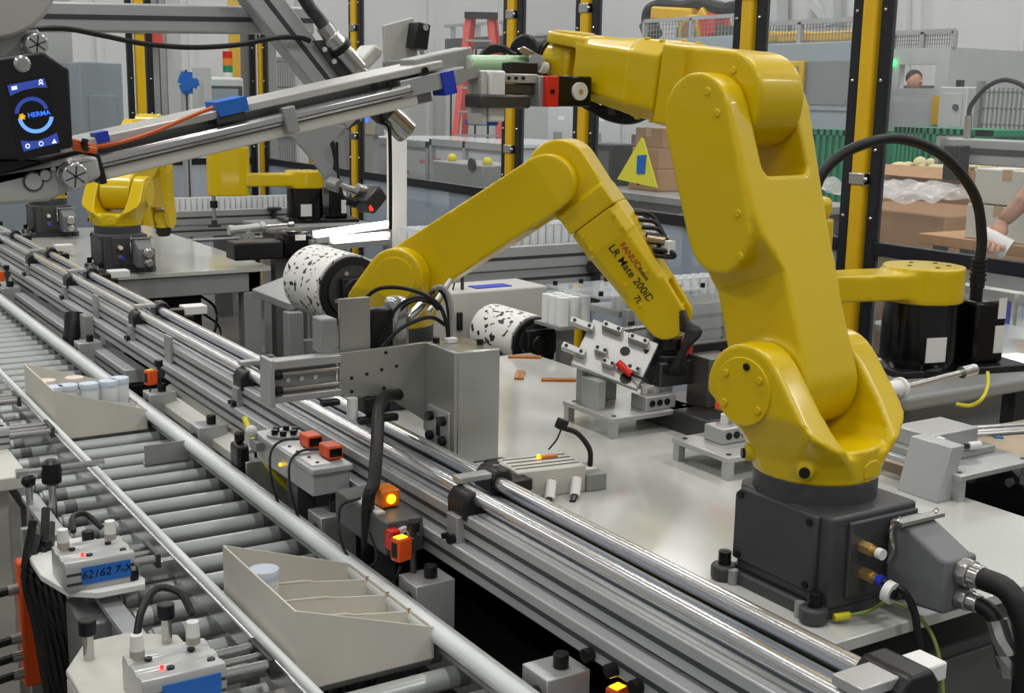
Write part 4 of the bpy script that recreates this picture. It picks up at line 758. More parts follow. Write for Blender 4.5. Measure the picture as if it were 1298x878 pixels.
# air cylinder in front of the pedestal
def air_cyl(label, a, b, rod, r=.018):
    a, b, rod = V(a), V(b), V(rod); t = thing('air_cylinder', label, 'pneumatic cylinder', (a+b)/2-V((0, 0, r)), 0); B().cyl(a, b, r, n=20).cyl(a, a+(b-a)*.12, r*1.25, n=20).cyl(b-(b-a)*.12, b, r*1.25, n=20).obj('barrel', WPL if r > .02 else ALU, t, wrel=True)
    B().cyl(b, rod, r*.36, n=12).obj('rod', STEEL, t, wrel=True); B().cyl(rod-(rod-b)*.18, rod, r*.7, n=10).obj('rod_end', STEEL, t, wrel=True); B().bx(-.012, .012, -.02, .02, 0 if a.z < .9 else -(a.z-r-.87), r).obj('bracket', ALUD, t); return t
air_cyl('white air cylinder with long rod in front of the grey pedestal', PD(1113, 497, 2.95), PD(1142, 492, 3.0), PD(1235, 468, 3.15), .022)
ac2 = air_cyl('silver air cylinder beyond the far table', PY(290, 292, 6.0), PY(335, 287, 6.0), PY(372, 284, 6.0), .02); B().bx(-.03, .03, -.03, .03, -ac2.location.z, 0).obj('stand', ALUD, ac2)
# ---------------------------------------------------------------- tan bench, motor, strips
TAN = mat('tan_bench_top', (198, 180, 154), .45, 0, noise=.08, scale=3)
bt = thing('tan_bench', 'tan topped bench with blue strips beside the grey pedestal', 'bench', (2.85, 1.9, 0)); B().bx(2.38, 3.4, 1.72, 2.1, .72, .75).obj('top', TAN, bt, wrel=True, bevel=.003)
for x in (2.45, 3.3):
    for y in (1.76, 2.03): B().bx(x, x+.05, y, y+.05, 0, .72).obj('leg', DGREY, bt, wrel=True)
BSM = mat('blue_strip', (52, 138, 204), .4, 0, noise=.3, scale=60)
for px, py, a, n in ((1195, 553, .35, 'lying nearer the pedestal'), (1263, 547, .75, 'lying beside the black motor')):
    p = PZ(px, py, .755); k = thing('blue_strip', 'small blue foil strip on the tan bench '+n, 'strip', (p.x, p.y, .75), a, 'blue strips on the tan bench'); B().bx(-.055, .055, -.012, .012, 0, .005).obj('strip', BSM, k, bevel=.001); B().bx(-.05, .05, -.003, .003, .005, .0058).obj('stripe', WPL, k)
mo = thing('drive_motor', 'black finned drive motor with round end bell beside the tan bench', 'motor', (2.42, 1.62, 0)); c = V((2.3, 1.62, .77))
B().cyl(c, c+V((.4, -.08, 0)), .085, n=36).obj('motor_body', BLKG, mo, wrel=True, bevel=.008); B().cyl(c-V((.02, 0, 0)), c+V((.03, -.005, 0)), .095, n=36).obj('end_bell', BLK, mo, wrel=True, bevel=.006)
for k in range(4): a = k*PI/2+.6; B().cyl(c+V((-.02, .07*math.cos(a), .07*math.sin(a))), c+V((-.032, .07*math.cos(a), .07*math.sin(a))), .01, n=8).obj('end_bolt', STEEL, mo, wrel=True)
for k in range(7): x = .08+k*.045; B().cyl(c+V((x, -.2*x, 0)), c+V((x+.012, -.2*x-.003, 0)), .093, n=36).obj('fin', BLK, mo, wrel=True)
B().bx(2.26, 2.7, 1.5, 1.68, .55, .69).obj('motor_foot', BLK, mo, wrel=True, bevel=.006); B().bx(2.3, 2.62, 1.52, 1.66, 0, .55).obj('stand', DGREY, mo, wrel=True)
# ================================================================ FIXTURES ON THE TABLE
def stand_plate(label, x0, x1, y0, y1, h=.05, nm='fixture_stand'):
    t = thing(nm, label, 'fixture', ((x0+x1)/2, (y0+y1)/2, .85)); X, Yh = (x1-x0)/2, (y1-y0)/2
    B().bx(-X, X, -Yh, Yh, h-.012, h).obj('plate', ALU, t, bevel=.002)
    for sx in (-1, 1):
        for sy in (-1, 1): B().bx(sx*(X-.012)-.009, sx*(X-.012)+.009, sy*(Yh-.012)-.009, sy*(Yh-.012)+.009, 0, h-.012).obj('leg', ALU, t); B().cyl((sx*(X-.02), sy*(Yh-.02), h), (sx*(X-.02), sy*(Yh-.02), h+.0012), .006, n=10).obj('screw', BOLT, t)
    return t
def valve_block(t, x, y, z, n=2, L=.09):
    b = B().bx(x-L/2, x+L/2, y-.03, y+.03, z, z+.035).obj('slide_block', ALU, t, bevel=.003)
    for k in range(3): B().cyl((x-L/2+.018+k*.022, y-.03, z+.018), (x-L/2+.018+k*.022, y-.0325, z+.018), .008, n=12).obj('port', BOLT, b)
    for k in range(n): f = B().cyl((x-.02+k*.035, y+.01, z+.035), (x-.02+k*.035, y+.01, z+.055), .009, n=12).cyl((x-.02+k*.035, y+.01, z+.05), (x-.005+k*.035, y-.005, z+.05), .007, n=10).obj('elbow_fitting', WPL, t)
f1 = stand_plate('small aluminium stand holding the tilted clamping jig', 1.67, 1.92, 2.2, 2.4)
B().bx(-.11, -.085, -.02, .045, .05, .12).obj('upright', ALU, f1, bevel=.002); B().bx(-.105, .0, .05, .075, .05, .14).obj('upright', ALUD, f1, bevel=.002)
valve_block(f1, .03, -.055, .05)
_n = V((-.5, -.6, .62)).normalized(); _x = V((.72, -.42, -.5)); _x = (_x-_n*_x.dot(_n)).normalized(); _y = _n.cross(_x)
TJ = M(((_x.x, _y.x, _n.x, -.05), (_x.y, _y.y, _n.y, .0), (_x.z, _y.z, _n.z, .17), (0, 0, 0, 1)))
def tj(b, n, m, par=None, bv=.002): bmesh.ops.transform(b.bm, matrix=TJ, verts=b.bm.verts); return b.obj(n, m, par or f1, bevel=bv)
jp = tj(B().bx(-.085, .085, -.06, .07, -.008, .008), 'jig_plate', ALU)
for x, y, L in ((-.1, .04, .06), (-.09, -.03, .06), (-.03, .06, .05), (.04, .055, .05), (-.03, -.005, .03), (.0, -.03, .03), (.06, -.02, .03)):
    k = tj(B().bx(x-L/2, x+L/2, y-.008, y+.008, .008, .028), 'jig_bar', ALU, jp, .0015)
    for q in (-1, 1): tj(B().cyl((x+q*L*.32, y, .028), (x+q*L*.32, y, .0295), .0045, n=8), 'bar_hole', BOLT, jp, 0)
tj(B().cyl((.02, .02, .008), (.02, .02, .0095), .012, n=16), 'jig_hole', BOLT, jp, 0); tj(B().cyl((.05, -.045, .008), (.05, -.045, .0095), .014, n=16), 'jig_hole', BOLT, jp, 0)
k = tj(B().cyl((.02, -.02, .02), (.06, -.035, .02), .009, n=12), 'jig_sensor', RED, jp, 0); tj(B().tube([(.06, -.035, .02), (.09, -.04, .03), (.11, -.03, .0), (.11, .0, -.03)], .003, n=6), 'jig_cable', RUB, jp, 0)
f2 = stand_plate('aluminium stand with pneumatic block between the two large robots', 1.69, 1.98, 1.83, 2.01); valve_block(f2, -.03, .02, .05, 2, .12); B().bx(.03, .09, -.06, -.035, .05, .055).obj('name_strip', WPL, f2)
for x in (-.01, .05):
    k = B().cyl((x, .07, .05), (x, .07, .12), .007, n=10).obj('sensor_post', DSTEEL, f2); B().bx(x-.018, x+.018, .05, .09, .1, .15).obj('sensor', ORG, k, bevel=.004); B().bx(x-.01, x+.01, .055, .085, .15, .152).obj('sensor_top', BLK, k)
f3 = stand_plate('aluminium stand with slide and long rods beside the black motor', 2.0, 2.24, 1.5, 1.78, .055)
B().bx(-.1, .09, -.06, .1, .055, .07).obj('slide_base', ALUD, f3, bevel=.002); B().bx(-.08, .07, -.03, .07, .07, .105).obj('slide_block', ALU, f3, bevel=.003); B().cyl((-.07, -.04, .09), (-.075, -.06, .09), .016, n=18).obj('ring', WPL, f3); B().cyl((-.05, -.05, .085), (.0, -.06, .08), .006, n=8).obj('hose_end', BLK, f3); B().cyl((.0, -.06, .08), (.03, -.065, .08), .009, n=10).obj('white_fitting', WPL, f3)
for y in (-.02, .0, .03): B().cyl((.07, y, .085), (.42, y-.1, .085), .006, n=10).obj('rod', STEEL, f3)
B().prism([(-.16, .0), (-.12, 0), (-.09, .11), (-.13, .11)], -.12, -.02, 'y').obj('tilted_guide', ALUP, f3, bevel=.002)
# dark clamp mechanism under the lettered robot
cm2 = thing('clamp_mechanism', 'dark steel clamping mechanism with rails under the lettered robot wrist', 'fixture', (2.05, 2.22, .85))
B().bx(-.2, .3, -.14, .12, 0, .05).obj('bed', DSTEEL, cm2, bevel=.003); B().bx(-.12, -.03, -.05, .03, .05, .17).obj('block', mat('tool_steel', (120, 118, 112), .35, .7), cm2, bevel=.003)
for x in (-.1, -.055): B().cyl((x, -.051, .13), (x, -.053, .13), .007).obj('hole', BOLT, cm2)
B().bx(-.25, .12, .03, .06, .15, .19).obj('black_rail', BLK, cm2, bevel=.003); B().cyl((.05, -.1, .085), (.18, -.12, .085), .035, n=24).obj('roller', STEEL, cm2); B().ball((.1, -.14, .09), .004).obj('lamp', LEDR, cm2)
B().bx(.0, .06, -.12, -.06, .05, .12).obj('roller_bracket', DSTEEL, cm2, bevel=.003); B().cyl((.14, -.02, .14), (.38, -.04, .16), .028, n=20).obj('air_cylinder', ALUD, cm2); B().cyl((.12, -.02, .14), (.16, -.02, .143), .034, n=14).obj('cylinder_head', ALU, cm2); B().bx(.12, .32, .02, .1, .05, .11).obj('slide', ALUD, cm2, bevel=.003)
for x, z in ((.13, .19), (-.15, .2), (.28, .2)): B().cyl((x, .0, z-.02), (x, .0, z+.01), .014, n=12).obj('red_cap', RED, cm2)
for k in range(4): B().tube([(-.1+.03*k, -.05, .11), (-.06+.03*k, -.12, .08), (-.02+.03*k, -.2, .03), (.03+.04*k, -.27, .012), (.1+.02*k, -.3, .01)], .007, n=7).obj('hose', RUB, cm2)
# tool and hoses of the lettered robot
def r2p(b, n, m, par=None, **k): return b.obj(n, m, par or R2, wrel=True, **k)
w5 = R2.matrix_basis @ P2['wrist'].matrix_basis; tip = w5 @ V((0, .09, 0)); ti_ = w5.to_3x3() @ V((0, 1, 0))
r2p(B().cyl(tip, tip+ti_*.02, .05, n=28), 'tool_plate', BLK, bevel=.003); r2p(B().bx(tip.x-.05, tip.x+.06, tip.y-.04, tip.y+.03, tip.z-.075, tip.z-.015), 'gripper', DSTEEL, bevel=.004)
for k in range(5): r2p(B().tube([w5 @ V((.05, -.02+.01*k, .04)), w5 @ V((.075, .02, .06+.006*k)), w5 @ V((.085, .07, .05)), w5 @ V((.06, .12, .02+.008*k)), w5 @ V((.02, .13, .02))], .009, n=7), 'wrist_hose', RUB)
mt_ = R2.matrix_basis @ P2['fore'].matrix_basis
for k in range(6): r2p(B().tube([mt_ @ V((-.03+.012*k, .17+.02*k, .07)), mt_ @ V((-.03+.012*k, .2+.02*k, .1)), mt_ @ V((-.02+.01*k, .25+.012*k, .095)), mt_ @ V((-.02+.01*k, .28, .06))], .006, n=6), 'arm_hose', RUB)
for k in range(3): r2p(B().cyl(mt_ @ V((-.03+.025*k, .24, .07)), mt_ @ V((-.03+.025*k, .27, .1)), .0095, n=10), 'arm_fitting', mat('bronze_fitting', (168, 150, 120), .35, .7))
r2p(B().box(mt_ @ V((.02, .285, .098)), (.02, .03, .03)), 'hose_tag', WPL)
ink = mat('black_ink', (20, 18, 14), .5); inkr = mat('red_ink', (176, 36, 20), .5)
def lab(body, size, m, y, z, al='LEFT', sh=0):  # lettering on the +x side of the forearm, reading from elbow to wrist
    mm = M(((0, 0, 1, .0585), (1, 0, 0, y), (0, 1, 0, z), (0, 0, 0, 1)))
    slope = -math.atan2(.0125, .16)
    return text('lettering', body, size, m, P2['fore'], M.Translation((.0662-.0782*(y-.19), 0, 0)) @ M(((0, 0, 1, 0), (1, 0, 0, y), (0, 1, 0, z), (0, 0, 0, 1))) @ M.Rotation(.078, 4, 'Y'), al, bold=.00015)
lab('FANUC', .021, inkr, .215, .022); lab('Robot', .014, ink, .285, .021); lab('LR Mate 200iD', .0265, ink, .205, -.002); lab('7L', .021, ink, .335, -.026)
# orange strips lying on the table
OS = mat('orange_strip', (198, 120, 50), .4, 0, noise=.3, scale=40)
for px, py, a, n in ((659, 475, .95, 'lying alone on the open white table'), (709, 481, -.55, 'lying next to the tilted clamping jig'), (665, 452, -.6, 'lying against the printed label roll')):
    p = PZ(px, py, .853); k = thing('orange_strip', 'thin orange foil strip '+n, 'strip', (p.x, p.y, .85), a, 'orange strips on the white table'); B().bx(-.05, .05, -.0125, .0125, 0, .006).obj('strip', OS, k, bevel=.001); B().bx(-.04, .045, -.004, .004, .006, .0066).obj('print', CARDE, k)
bp2 = PY(922, 440, 2.75); k = thing('guide_post', 'slim steel post with blue tape behind the large robot arm', 'post', (bp2.x, 2.75, 0)); B().cyl((0, 0, .02), (0, 0, 1.2), .016, n=14).obj('post', STEEL, k); B().cyl((0, 0, 0), (0, 0, .02), .06, n=18).obj('foot', DGREY, k)
for z in (PY(922, 375, 2.75).z, PY(922, 445, 2.75).z): B().cyl((0, 0, z-.02), (0, 0, z+.02), .0175, n=14).obj('tape', BLUE, k)
B().tube([PD(1252, 472, 3.3), PD(1252, 488, 3.25), PD(1245, 505, 3.2), PD(1230, 514, 3.2), PD(1212, 512, 3.2)], .005, n=7).obj('yellow_wire', YELC, PEDS[0], wrel=True)
# ================================================================ LABEL ROLLS
def roll_mat():
    m = mat('printed_label_paper', (226, 226, 222), .5); nt = m.node_tree; b = nt.nodes['Principled BSDF']
    tc = nt.nodes.new('ShaderNodeTexCoord'); mp = nt.nodes.new('ShaderNodeMapping'); br = nt.nodes.new('ShaderNodeTexBrick'); nt.links.new(tc.outputs['Object'], mp.inputs[0]); mp.inputs['Rotation'].default_value = (0, 0, .0)
    nz = nt.nodes.new('ShaderNodeTexNoise'); nz.inputs['Scale'].default_value = 60; nz.inputs['Detail'].default_value = 1; mp.inputs['Scale'].default_value = (1.4, .6, .7); nt.links.new(mp.outputs[0], nz.inputs['Vector'])
    r = nt.nodes.new('ShaderNodeValToRGB'); r.color_ramp.elements[0].position = .36; r.color_ramp.elements[0].color = (.02, .02, .02, 1); r.color_ramp.elements[1].position = .40; r.color_ramp.elements[1].color = lin((226, 226, 222)); nt.links.new(nz.outputs[0], r.inputs[0]); nt.links.new(r.outputs[0], b.inputs['Base Color']); return m
PAP = roll_mat()
def label_roll(label, loc, r=.125, L=.3, web=True):
    t = thing('label_roll', label, 'label roll', loc); c = V((0, 0, 0))
    B().cyl((0, 0, 0), (0, L, 0), r, n=48).obj('paper', PAP, t); B().cyl((0, -.012, 0), (0, 0, 0), r*.95, n=40).obj('side_flange', BLK, t, bevel=.003)
    B().cyl((0, -.02, 0), (0, -.012, 0), r*.72, n=32).obj('flange_ring', DSTEEL, t); B().cyl((0, -.05, 0), (0, -.02, 0), r*.4, n=24).bx(-.05, .05, -.045, -.015, -.05, .05).obj('hub_motor', BLK, t, bevel=.004)
    if web: B().prism([(-.02, -r), (.0, -r), (.07, -.42), (.06, -.42)], .01, L-.02, 'y').obj('paper_web', PAP, t); B().bx(.0, .09, -.03, .0, -.42, .02).obj('mount_plate', BLK, t, bevel=.004)
    for k in range(4): a = k*PI/2+.4; B().cyl((r*.55*math.cos(a), -.024, r*.55*math.sin(a)), (r*.55*math.cos(a), -.02, r*.55*math.sin(a)), .008, n=8).obj('flange_screw', STEEL, t)
    return t
label_roll('wide printed label roll on a black spindle beside the far table', (1.76, 3.8, .965))
label_roll('low printed label roll behind the white table edge', (2.11, 3.2, .86), .088, .25, False)
for (x, y, lab_, z) in ((1.83, 3.8, 'black stand under the wide label roll', .54), (2.11, 3.2, 'black stand under the low label roll', .77)):
    k = thing('roll_stand', lab_, 'stand', (x, y+.1, 0)); B().bx(-.06, .06, -.06, .06, .03, z).obj('post', DGREY, k, bevel=.004); B().bx(-.15, .15, -.15, .15, 0, .03).obj('foot', DGREY, k)
# ================================================================ CROSS VIAL CONVEYORS
TRV = mat('translucent_vial', (232, 236, 238), .28, 0, coat=.2)
def vial_feeder(label, y, x0, x1, zd, rows=2, pitch=.036, h=.085):
    t = thing('vial_feeder', label, 'conveyor', ((x0+x1)/2, y, 0)); W = lambda b, n, m, **k: b.obj(n, m, t, wrel=True, **k)
    W(B().bx(x0, x1, y-.005, y+.16, zd-.02, zd), 'deck', ALUP)
    for (z0, z1, d) in ((zd-.075, zd+.012, .0), (zd-.15, zd-.08, .01)):
        p = W(B().bx(x0, x1, y-.05+d, y-.02+d, z0, z1), 'side_profile', ALUP, bevel=.003); B().bx(x0+.002, x1-.002, y-.0508+d, y-.048+d, (z0+z1)/2-.006, (z0+z1)/2+.006).obj('slot', GROOVE, p, wrel=True)
    W(B().cyl((x0, y-.07, zd-.17), (x1, y-.07, zd-.17), .012, n=12), 'lower_tube', ALUD)
    for xx in (x0+.06, x1-.1): l = W(B().bx(xx, xx+.05, y, y+.05, 0, zd-.02), 'leg', ALUP)
    xc = x0+(x1-x0)*.66; W(B().bx(xc, xc+.02, y-.09, y-.05, zd-.22, zd+.02).bx(xc-.03, xc+.05, y-.1, y-.05, zd+.0, zd+.02).bx(xc-.02, xc+.04, y-.1, y-.05, zd-.1, zd-.06), 'guide_post', DSTEEL, bevel=.003)
    k = 0; first = None
    for r in range(rows):
        x = x0+.03+.012*(r % 2)
        while x < x1-.03:
            o = thing('empty_vial', 'open white vial standing in a row on the '+('wide feeder behind the lettered robot' if 'wide' in label else 'feeder behind the large robot upper arm' if 'short' in label else 'far feeder below the label beam'), 'vial', (x, y+.02+r*.045, zd), 0, 'white vials on the feeders')
            if VF.get('m') is None:
                VF['m'] = B().lathe([(.0155, 0), (.0165, .003), (.0165, .08), (.0175, .081), (.0175, .085), (.0155, .085), (.015, .01)], n=14).obj('body', TRV, o)
            else:
                c = VF['m'].copy(); COL.objects.link(c); c.parent = o
            x += pitch; k += 1
    return t
VF = {}
vial_feeder('aluminium vial feeder, wide, crossing behind the lettered robot', 3.92, 2.05, 3.2, 1.062, 3)
vial_feeder('aluminium vial feeder, short, behind the large robot upper arm', 3.02, 2.3, 3.2, .975, 2)
vial_feeder('aluminium vial feeder with vials beyond the far table', 7.6, 2.25, 3.3, .88, 2)
# ---------------------------------------------------------------- grey control box and acrylic guards by the feeder
gx = thing('control_box', 'plain light grey control box behind the white table', 'control box', (2.15, 3.55, 0)); B().bx(1.98, 2.36, 3.5, 3.7, .62, .985).obj('box', LGREY, gx, wrel=True, bevel=.006); B().bx(2.0, 2.02, 3.49, 3.502, .86, .92).obj('latch', BLK, gx, wrel=True, bevel=.003); B().bx(2.1, 2.24, 3.54, 3.6, .985, .988).obj('blue_label', BLUED, gx, wrel=True); B().bx(2.0, 2.34, 3.52, 3.68, 0, .62).obj('stand', DGREY, gx, wrel=True)
ACR = mat('acrylic_guard', (214, 220, 224), .08, 0, alpha=.35)
ag = thing('acrylic_guard', 'clear acrylic guard box with black screws around white vials', 'guard', (2.45, 3.1, 0)); B().bx(2.18, 2.62, 2.96, 3.24, 1.03, 1.036).obj('top_pane', ACR, ag, wrel=True); B().bx(2.32, 2.326, 2.9, 2.96, .86, 1.03).bx(2.32, 2.62, 2.9, 2.905, .86, 1.03).obj('front_pane', ACR, ag, wrel=True)
for x in (2.2, 2.3, 2.4, 2.5, 2.6):
    for y in (2.975, 3.22): B().cyl((x, y, 1.036), (x, y, 1.05), .008, n=10).obj('screw', BOLT, ag, wrel=True)
B().bx(2.33, 2.37, 2.86, 2.9, .92, 1.0).obj('clamp_block', DGREY, ag, wrel=True, bevel=.003); B().cyl((2.14, 2.86, .95), (2.36, 2.88, .95), .008, n=10).obj('clamp_rod', STEEL, ag, wrel=True); B().bx(2.55, 2.6, 3.1, 3.15, 0, 1.03).obj('leg', ALUP, ag, wrel=True)
sc = thing('vial_stack', 'upright cluster of white vials beside the low label roll', 'vial cluster', (2.16, 3.1, .94))
for i in range(3):
    for j in range(3): B().cyl((-.04+.04*i, -.04+.04*j, 0), (-.04+.04*i, -.04+.04*j, .085), .019, n=14).obj('vial', TRV, sc)
B().bx(-.07, .07, -.07, .07, -.01, 0).obj('plate', ALUD, sc); B().bx(-.02, .02, -.02, .02, -.94, -.01).obj('leg', ALUD, sc)
sg = sensor('orange sensor on a horizontal rod above the low label roll', (2.05, 3.55, .985), 0, .07)
for lab_, a, b in (('long lit light bar between the distant horizontal robot and white post', PY(398, 296, 5.2), PY(492, 283, 5.2)), ('lower lit light panel beside the lettered robot elbow', PY(420, 303, 4.9), PY(492, 297, 4.9))):
    k = thing('light_bar', lab_, 'lamp', (a+b)/2-V((0, 0, .05))); B().bar(a, b, .03, .022).obj('tube', GLOW, k, wrel=True); B().bar(a-V((0, 0, .03)), b-V((0, 0, .03)), .06, .025).obj('housing', ALUD, k, wrel=True)
    for q in (a, b): B().bx(q.x-.015, q.x+.015, q.y-.01, q.y+.03, 0, q.z-.03).obj('bracket', ALUD, k, wrel=True)
wp = PY(503, 300, 5.3); k = thing('white_post', 'tall bright white post behind the scanner', 'post', (wp.x, 5.3, 0)); B().bx(-.04, .04, -.03, .03, .02, 1.5).obj('post', mat('bright_white_post', (240, 240, 236), .5), k, bevel=.005); B().bx(-.1, .1, -.1, .1, 0, .02).obj('foot', DGREY, k); B().bx(-.05, .05, -.04, .04, 1.5, 1.51).obj('cap', DGREY, k)
# gear motor and frame beyond the far table
gm = thing('gear_motor', 'black gear motor with white lettered plate beyond the far table', 'motor', (2.1, 5.2, 0)); p = PY(372, 308, 5.3)
B().box((p.x, 5.3, p.z), (.14, .14, .12)).obj('motor', BLKG, gm, wrel=True, bevel=.02, seg=3); B().bx(p.x-.02, p.x+.03, 5.229, 5.231, p.z+.02, p.z+.045).obj('name_plate', WPL, gm, wrel=True); B().bx(p.x-.3, p.x-.07, 5.24, 5.36, p.z-.06, p.z+.02).obj('gear_box', BLK, gm, wrel=True, bevel=.008); B().bx(p.x-.1, p.x+.05, 5.27, 5.33, 0, p.z-.06).obj('stand', DGREY, gm, wrel=True)
B().tube([PY(380, 325, 5.2), PY(370, 330, 5.2), PY(366, 342, 5.2), PY(374, 350, 5.2), PY(384, 344, 5.2), PY(386, 330, 5.2), PY(396, 329, 5.2)], .008, n=7).obj('red_hose', mat('red_hose', (200, 66, 50), .45), gm, wrel=True)
sb = thing('chute_stand', 'grey machine frame with chute between far table and wide label roll', 'frame', (2.05, 4.6, 0))
B().prism([(1.78, .80), (2.1, .9), (2.1, .93), (1.78, .83)], 4.4, 4.8, 'y').obj('chute', ALUD, sb, wrel=True, bevel=.003); B().bx(1.76, 1.82, 4.36, 4.42, 0, .8).obj('leg', FRAMEG, sb, wrel=True, bevel=.003); B().bx(2.08, 2.14, 4.36, 4.42, 0, .98).obj('leg', FRAMEG, sb, wrel=True, bevel=.003); B().bx(1.8, 2.1, 4.4, 4.44, .62, .68).obj('cross_bar', FRAMEG, sb, wrel=True, bevel=.003)
# dark cabling under the far table
dk2 = thing('valve_terminal', 'dark equipment rack with cable tangle under the far table', 'rack', (1.7, 5.6, 0)); B().bx(1.4, 1.8, 5.5, 5.9, .26, .7).obj('rack', BLK, dk2, wrel=True, bevel=.01); B().bx(1.42, 1.78, 5.52, 5.88, .24, .26).obj('base', DGREY, dk2, wrel=True)
random.seed(3)
for k in range(14):
    x = 1.38+random.random()*.5; y = 5.36+random.random()*.1; z = .35+random.random()*.3; B().tube([(x, y+.1, z+.08), (x+.05, y, z+.02), (x+.02, y-.03, z-.1), (x-.08, y, z-.12), (x-.1, y+.1, z-.02)], .006, n=6).obj('loose_wire', RUB, dk2, wrel=True)
# ================================================================ SAFETY FENCE
XF = 3.6
BFR = mat('black_fence_frame', (26, 28, 34), .35, 0); LOWP = mat('smoky_lower_panel', (176, 190, 206), .12, 0, alpha=.45); CHRB = mat('chrome_band', (200, 200, 200), .2, 1)
def post(T, x, y):
    b = B().bx(x-.033, x+.033, y-.033, y+.033, 0, 2.7).obj('fence_post', POST, T, wrel=True, bevel=.012, seg=2)
    B().bx(x-.08, x+.08, y-.08, y+.08, 0, .012).obj('foot_plate', POST, b, wrel=True)
    for z in (1.32, 2.02): B().bx(x-.037, x+.037, y-.037, y+.037, z, z+.045).obj('chrome_band', CHRB, b, wrel=True, bevel=.004); B().ball((x-.03, y-.04, z+.022), .01, n=8).obj('band_screw', CHRB, b, wrel=True)
def panel(T, ax, c, u0, u1, z0=.12, zr=1.09, z1=2.6, low=LOWP):
    def bx(B_, a0, a1, za, zb, d): return B_.bx(c-d, c+d, a0, a1, za, zb) if ax == 'x' else B_.bx(a0, a1, c-d, c+d, za, zb)
    b = B()
    for a in (u0, u1-.045): bx(b, a, a+.045, 0, z1, .016)
    for za in (z0-.04, zr-.025, z1-.04): bx(b, u0+.045, u1-.045, za, za+.05, .016)
    f = b.obj('panel_frame', BFR, T, wrel=True, bevel=.003); W = lambda b, n, m, **k: b.obj(n, m, f, wrel=True, **k)
    W(bx(B(), u0+.03, u1-.03, zr+.02, z1-.02, .003), 'clear_pane', CLEAR); W(bx(B(), u0+.03, u1-.03, z0, zr-.02, .003), 'lower_pane', low)
    for a in (u0+.022, u1-.022):
        for z in (.5, 1.2, 1.45, 1.7, 1.95, 2.2): W(B().ball((c-.017, a, z) if ax == 'x' else (a, c-.017, z), .008, n=8), 'bolt', CHRB)
PYS = [1.35, 3.25, 3.9, 5.04, 5.71, 7.66, 9.36]
SFN = thing('safety_fence', 'long safety fence of yellow posts and black framed clear panels behind the robots', 'fence', (XF, 5.3, 0))
for y in PYS: post(SFN, XF, y)
for i in range(6): panel(SFN, 'x', XF, PYS[i]+.045, PYS[i+1]-.045, low=CLEAR if i == 0 else LOWP)
YB = 9.4; xs = [PY(-110, 100, YB).x, PY(178, 100, YB).x, XF]
SFB = thing('safety_fence', 'far cross fence with smoky panels behind the far robot and monitor', 'fence', (1.8, YB, 0))
for x in xs[:2]: post(SFB, x, YB)
panel(SFB, 'y', YB, xs[0]+.05, xs[1]-.05, low=mat('grey_lower_panel', (150, 160, 172), .15, 0, alpha=.6)); panel(SFB, 'y', YB, xs[1]+.05, XF-.05)
# ================================================================ WARNING TRIANGLE
WT = thing('warning_sign', 'yellow paper warning triangle with a strip of blue tape on the fence', 'sign', PX(810, 235, XF-.025)); WM = mat('sign_yellow', (226, 222, 70), .5)
pts = [(q.y, q.z) for q in (PX(a, c, XF-.03) for a, c in ((815, 172), (834, 238), (783, 227)))]; B().prism(pts, XF-.034, XF-.03, 'x').obj('triangle', WM, WT, wrel=True)
pts = [(q.y, q.z) for q in (PX(a, c, XF-.036) for a, c in ((808, 197), (819, 196), (817, 220), (807, 220)))]; B().prism(pts, XF-.038, XF-.034, 'x').obj('tape', BLUE, WT, wrel=True)
B().cyl(PX(815, 174, XF-.032), PX(815, 174, XF-.01), .006, n=8).cyl(PX(809, 233, XF-.032), PX(809, 233, XF-.01), .006, n=8).obj('mount', BLK, WT, wrel=True)
# ================================================================ PACKING AREA BEYOND THE FENCE (right)
def carton(label, x, y, z, dx, dy, h, m=CARD, rz=0, open_=False, cat='box', grp=None):
    t = thing('carton', label, cat, (x, y, z), rz, grp)
    if open_:
        B().bx(-dx/2, dx/2, -dy/2, dy/2, 0, .01).obj('bottom', m, t)
        for a in (-1, 1): B().bx(a*dx/2-.006, a*dx/2+.006, -dy/2, dy/2, 0, h).obj('wall', m, t); B().bx(-dx/2, dx/2, a*dy/2-.006, a*dy/2+.006, 0, h).obj('wall', m, t); B().box((a*(dx/2+.05), 0, h-.02), (.12, dy, .006), M.Rotation(a*.5, 4, 'Y')).obj('flap', m, t)
    else:
        b = B().bx(-dx/2, dx/2, -dy/2, dy/2, 0, h).obj('box', m, t, bevel=.006); B().bx(-dx/2-.001, dx/2+.001, -.025, .025, h-.05, h+.001).obj('tape', mat('parcel_tape', (196, 166, 128), .3), t)
    return t
def bench(label, x0, x1, y0, y1, z, m, th=.05):
    t = thing('bench', label, 'bench', ((x0+x1)/2, (y0+y1)/2, 0)); B().bx(x0, x1, y0, y1, z-th, z).obj('top', m, t, wrel=True, bevel=.004)
    for x in (x0+.05, x1-.1):
        for y in (y0+.05, y1-.1): B().bx(x, x+.05, y, y+.05, 0, z-th).obj('leg', DGREY, t, wrel=True)
    B().bx(x0+.05, x1-.05, y0+.06, y0+.1, z-th-.1, z-th).obj('apron', DGREY, t, wrel=True); return t
WOOD = mat('maple_bench_top', (190, 142, 88), .45, 0, noise=.15, scale=4, stretch=(1, 8, 1))
bench('maple topped packing bench beyond the fence', 4.85, 5.2, PX(1320, 290, 4.85).y-.4, PX(1165, 290, 4.85).y, 1.01, WOOD)
bench('steel shelf bench carrying small brown cartons', 4.15, 4.8, 4.3, 6.2, 1.12, ALUD, .04)
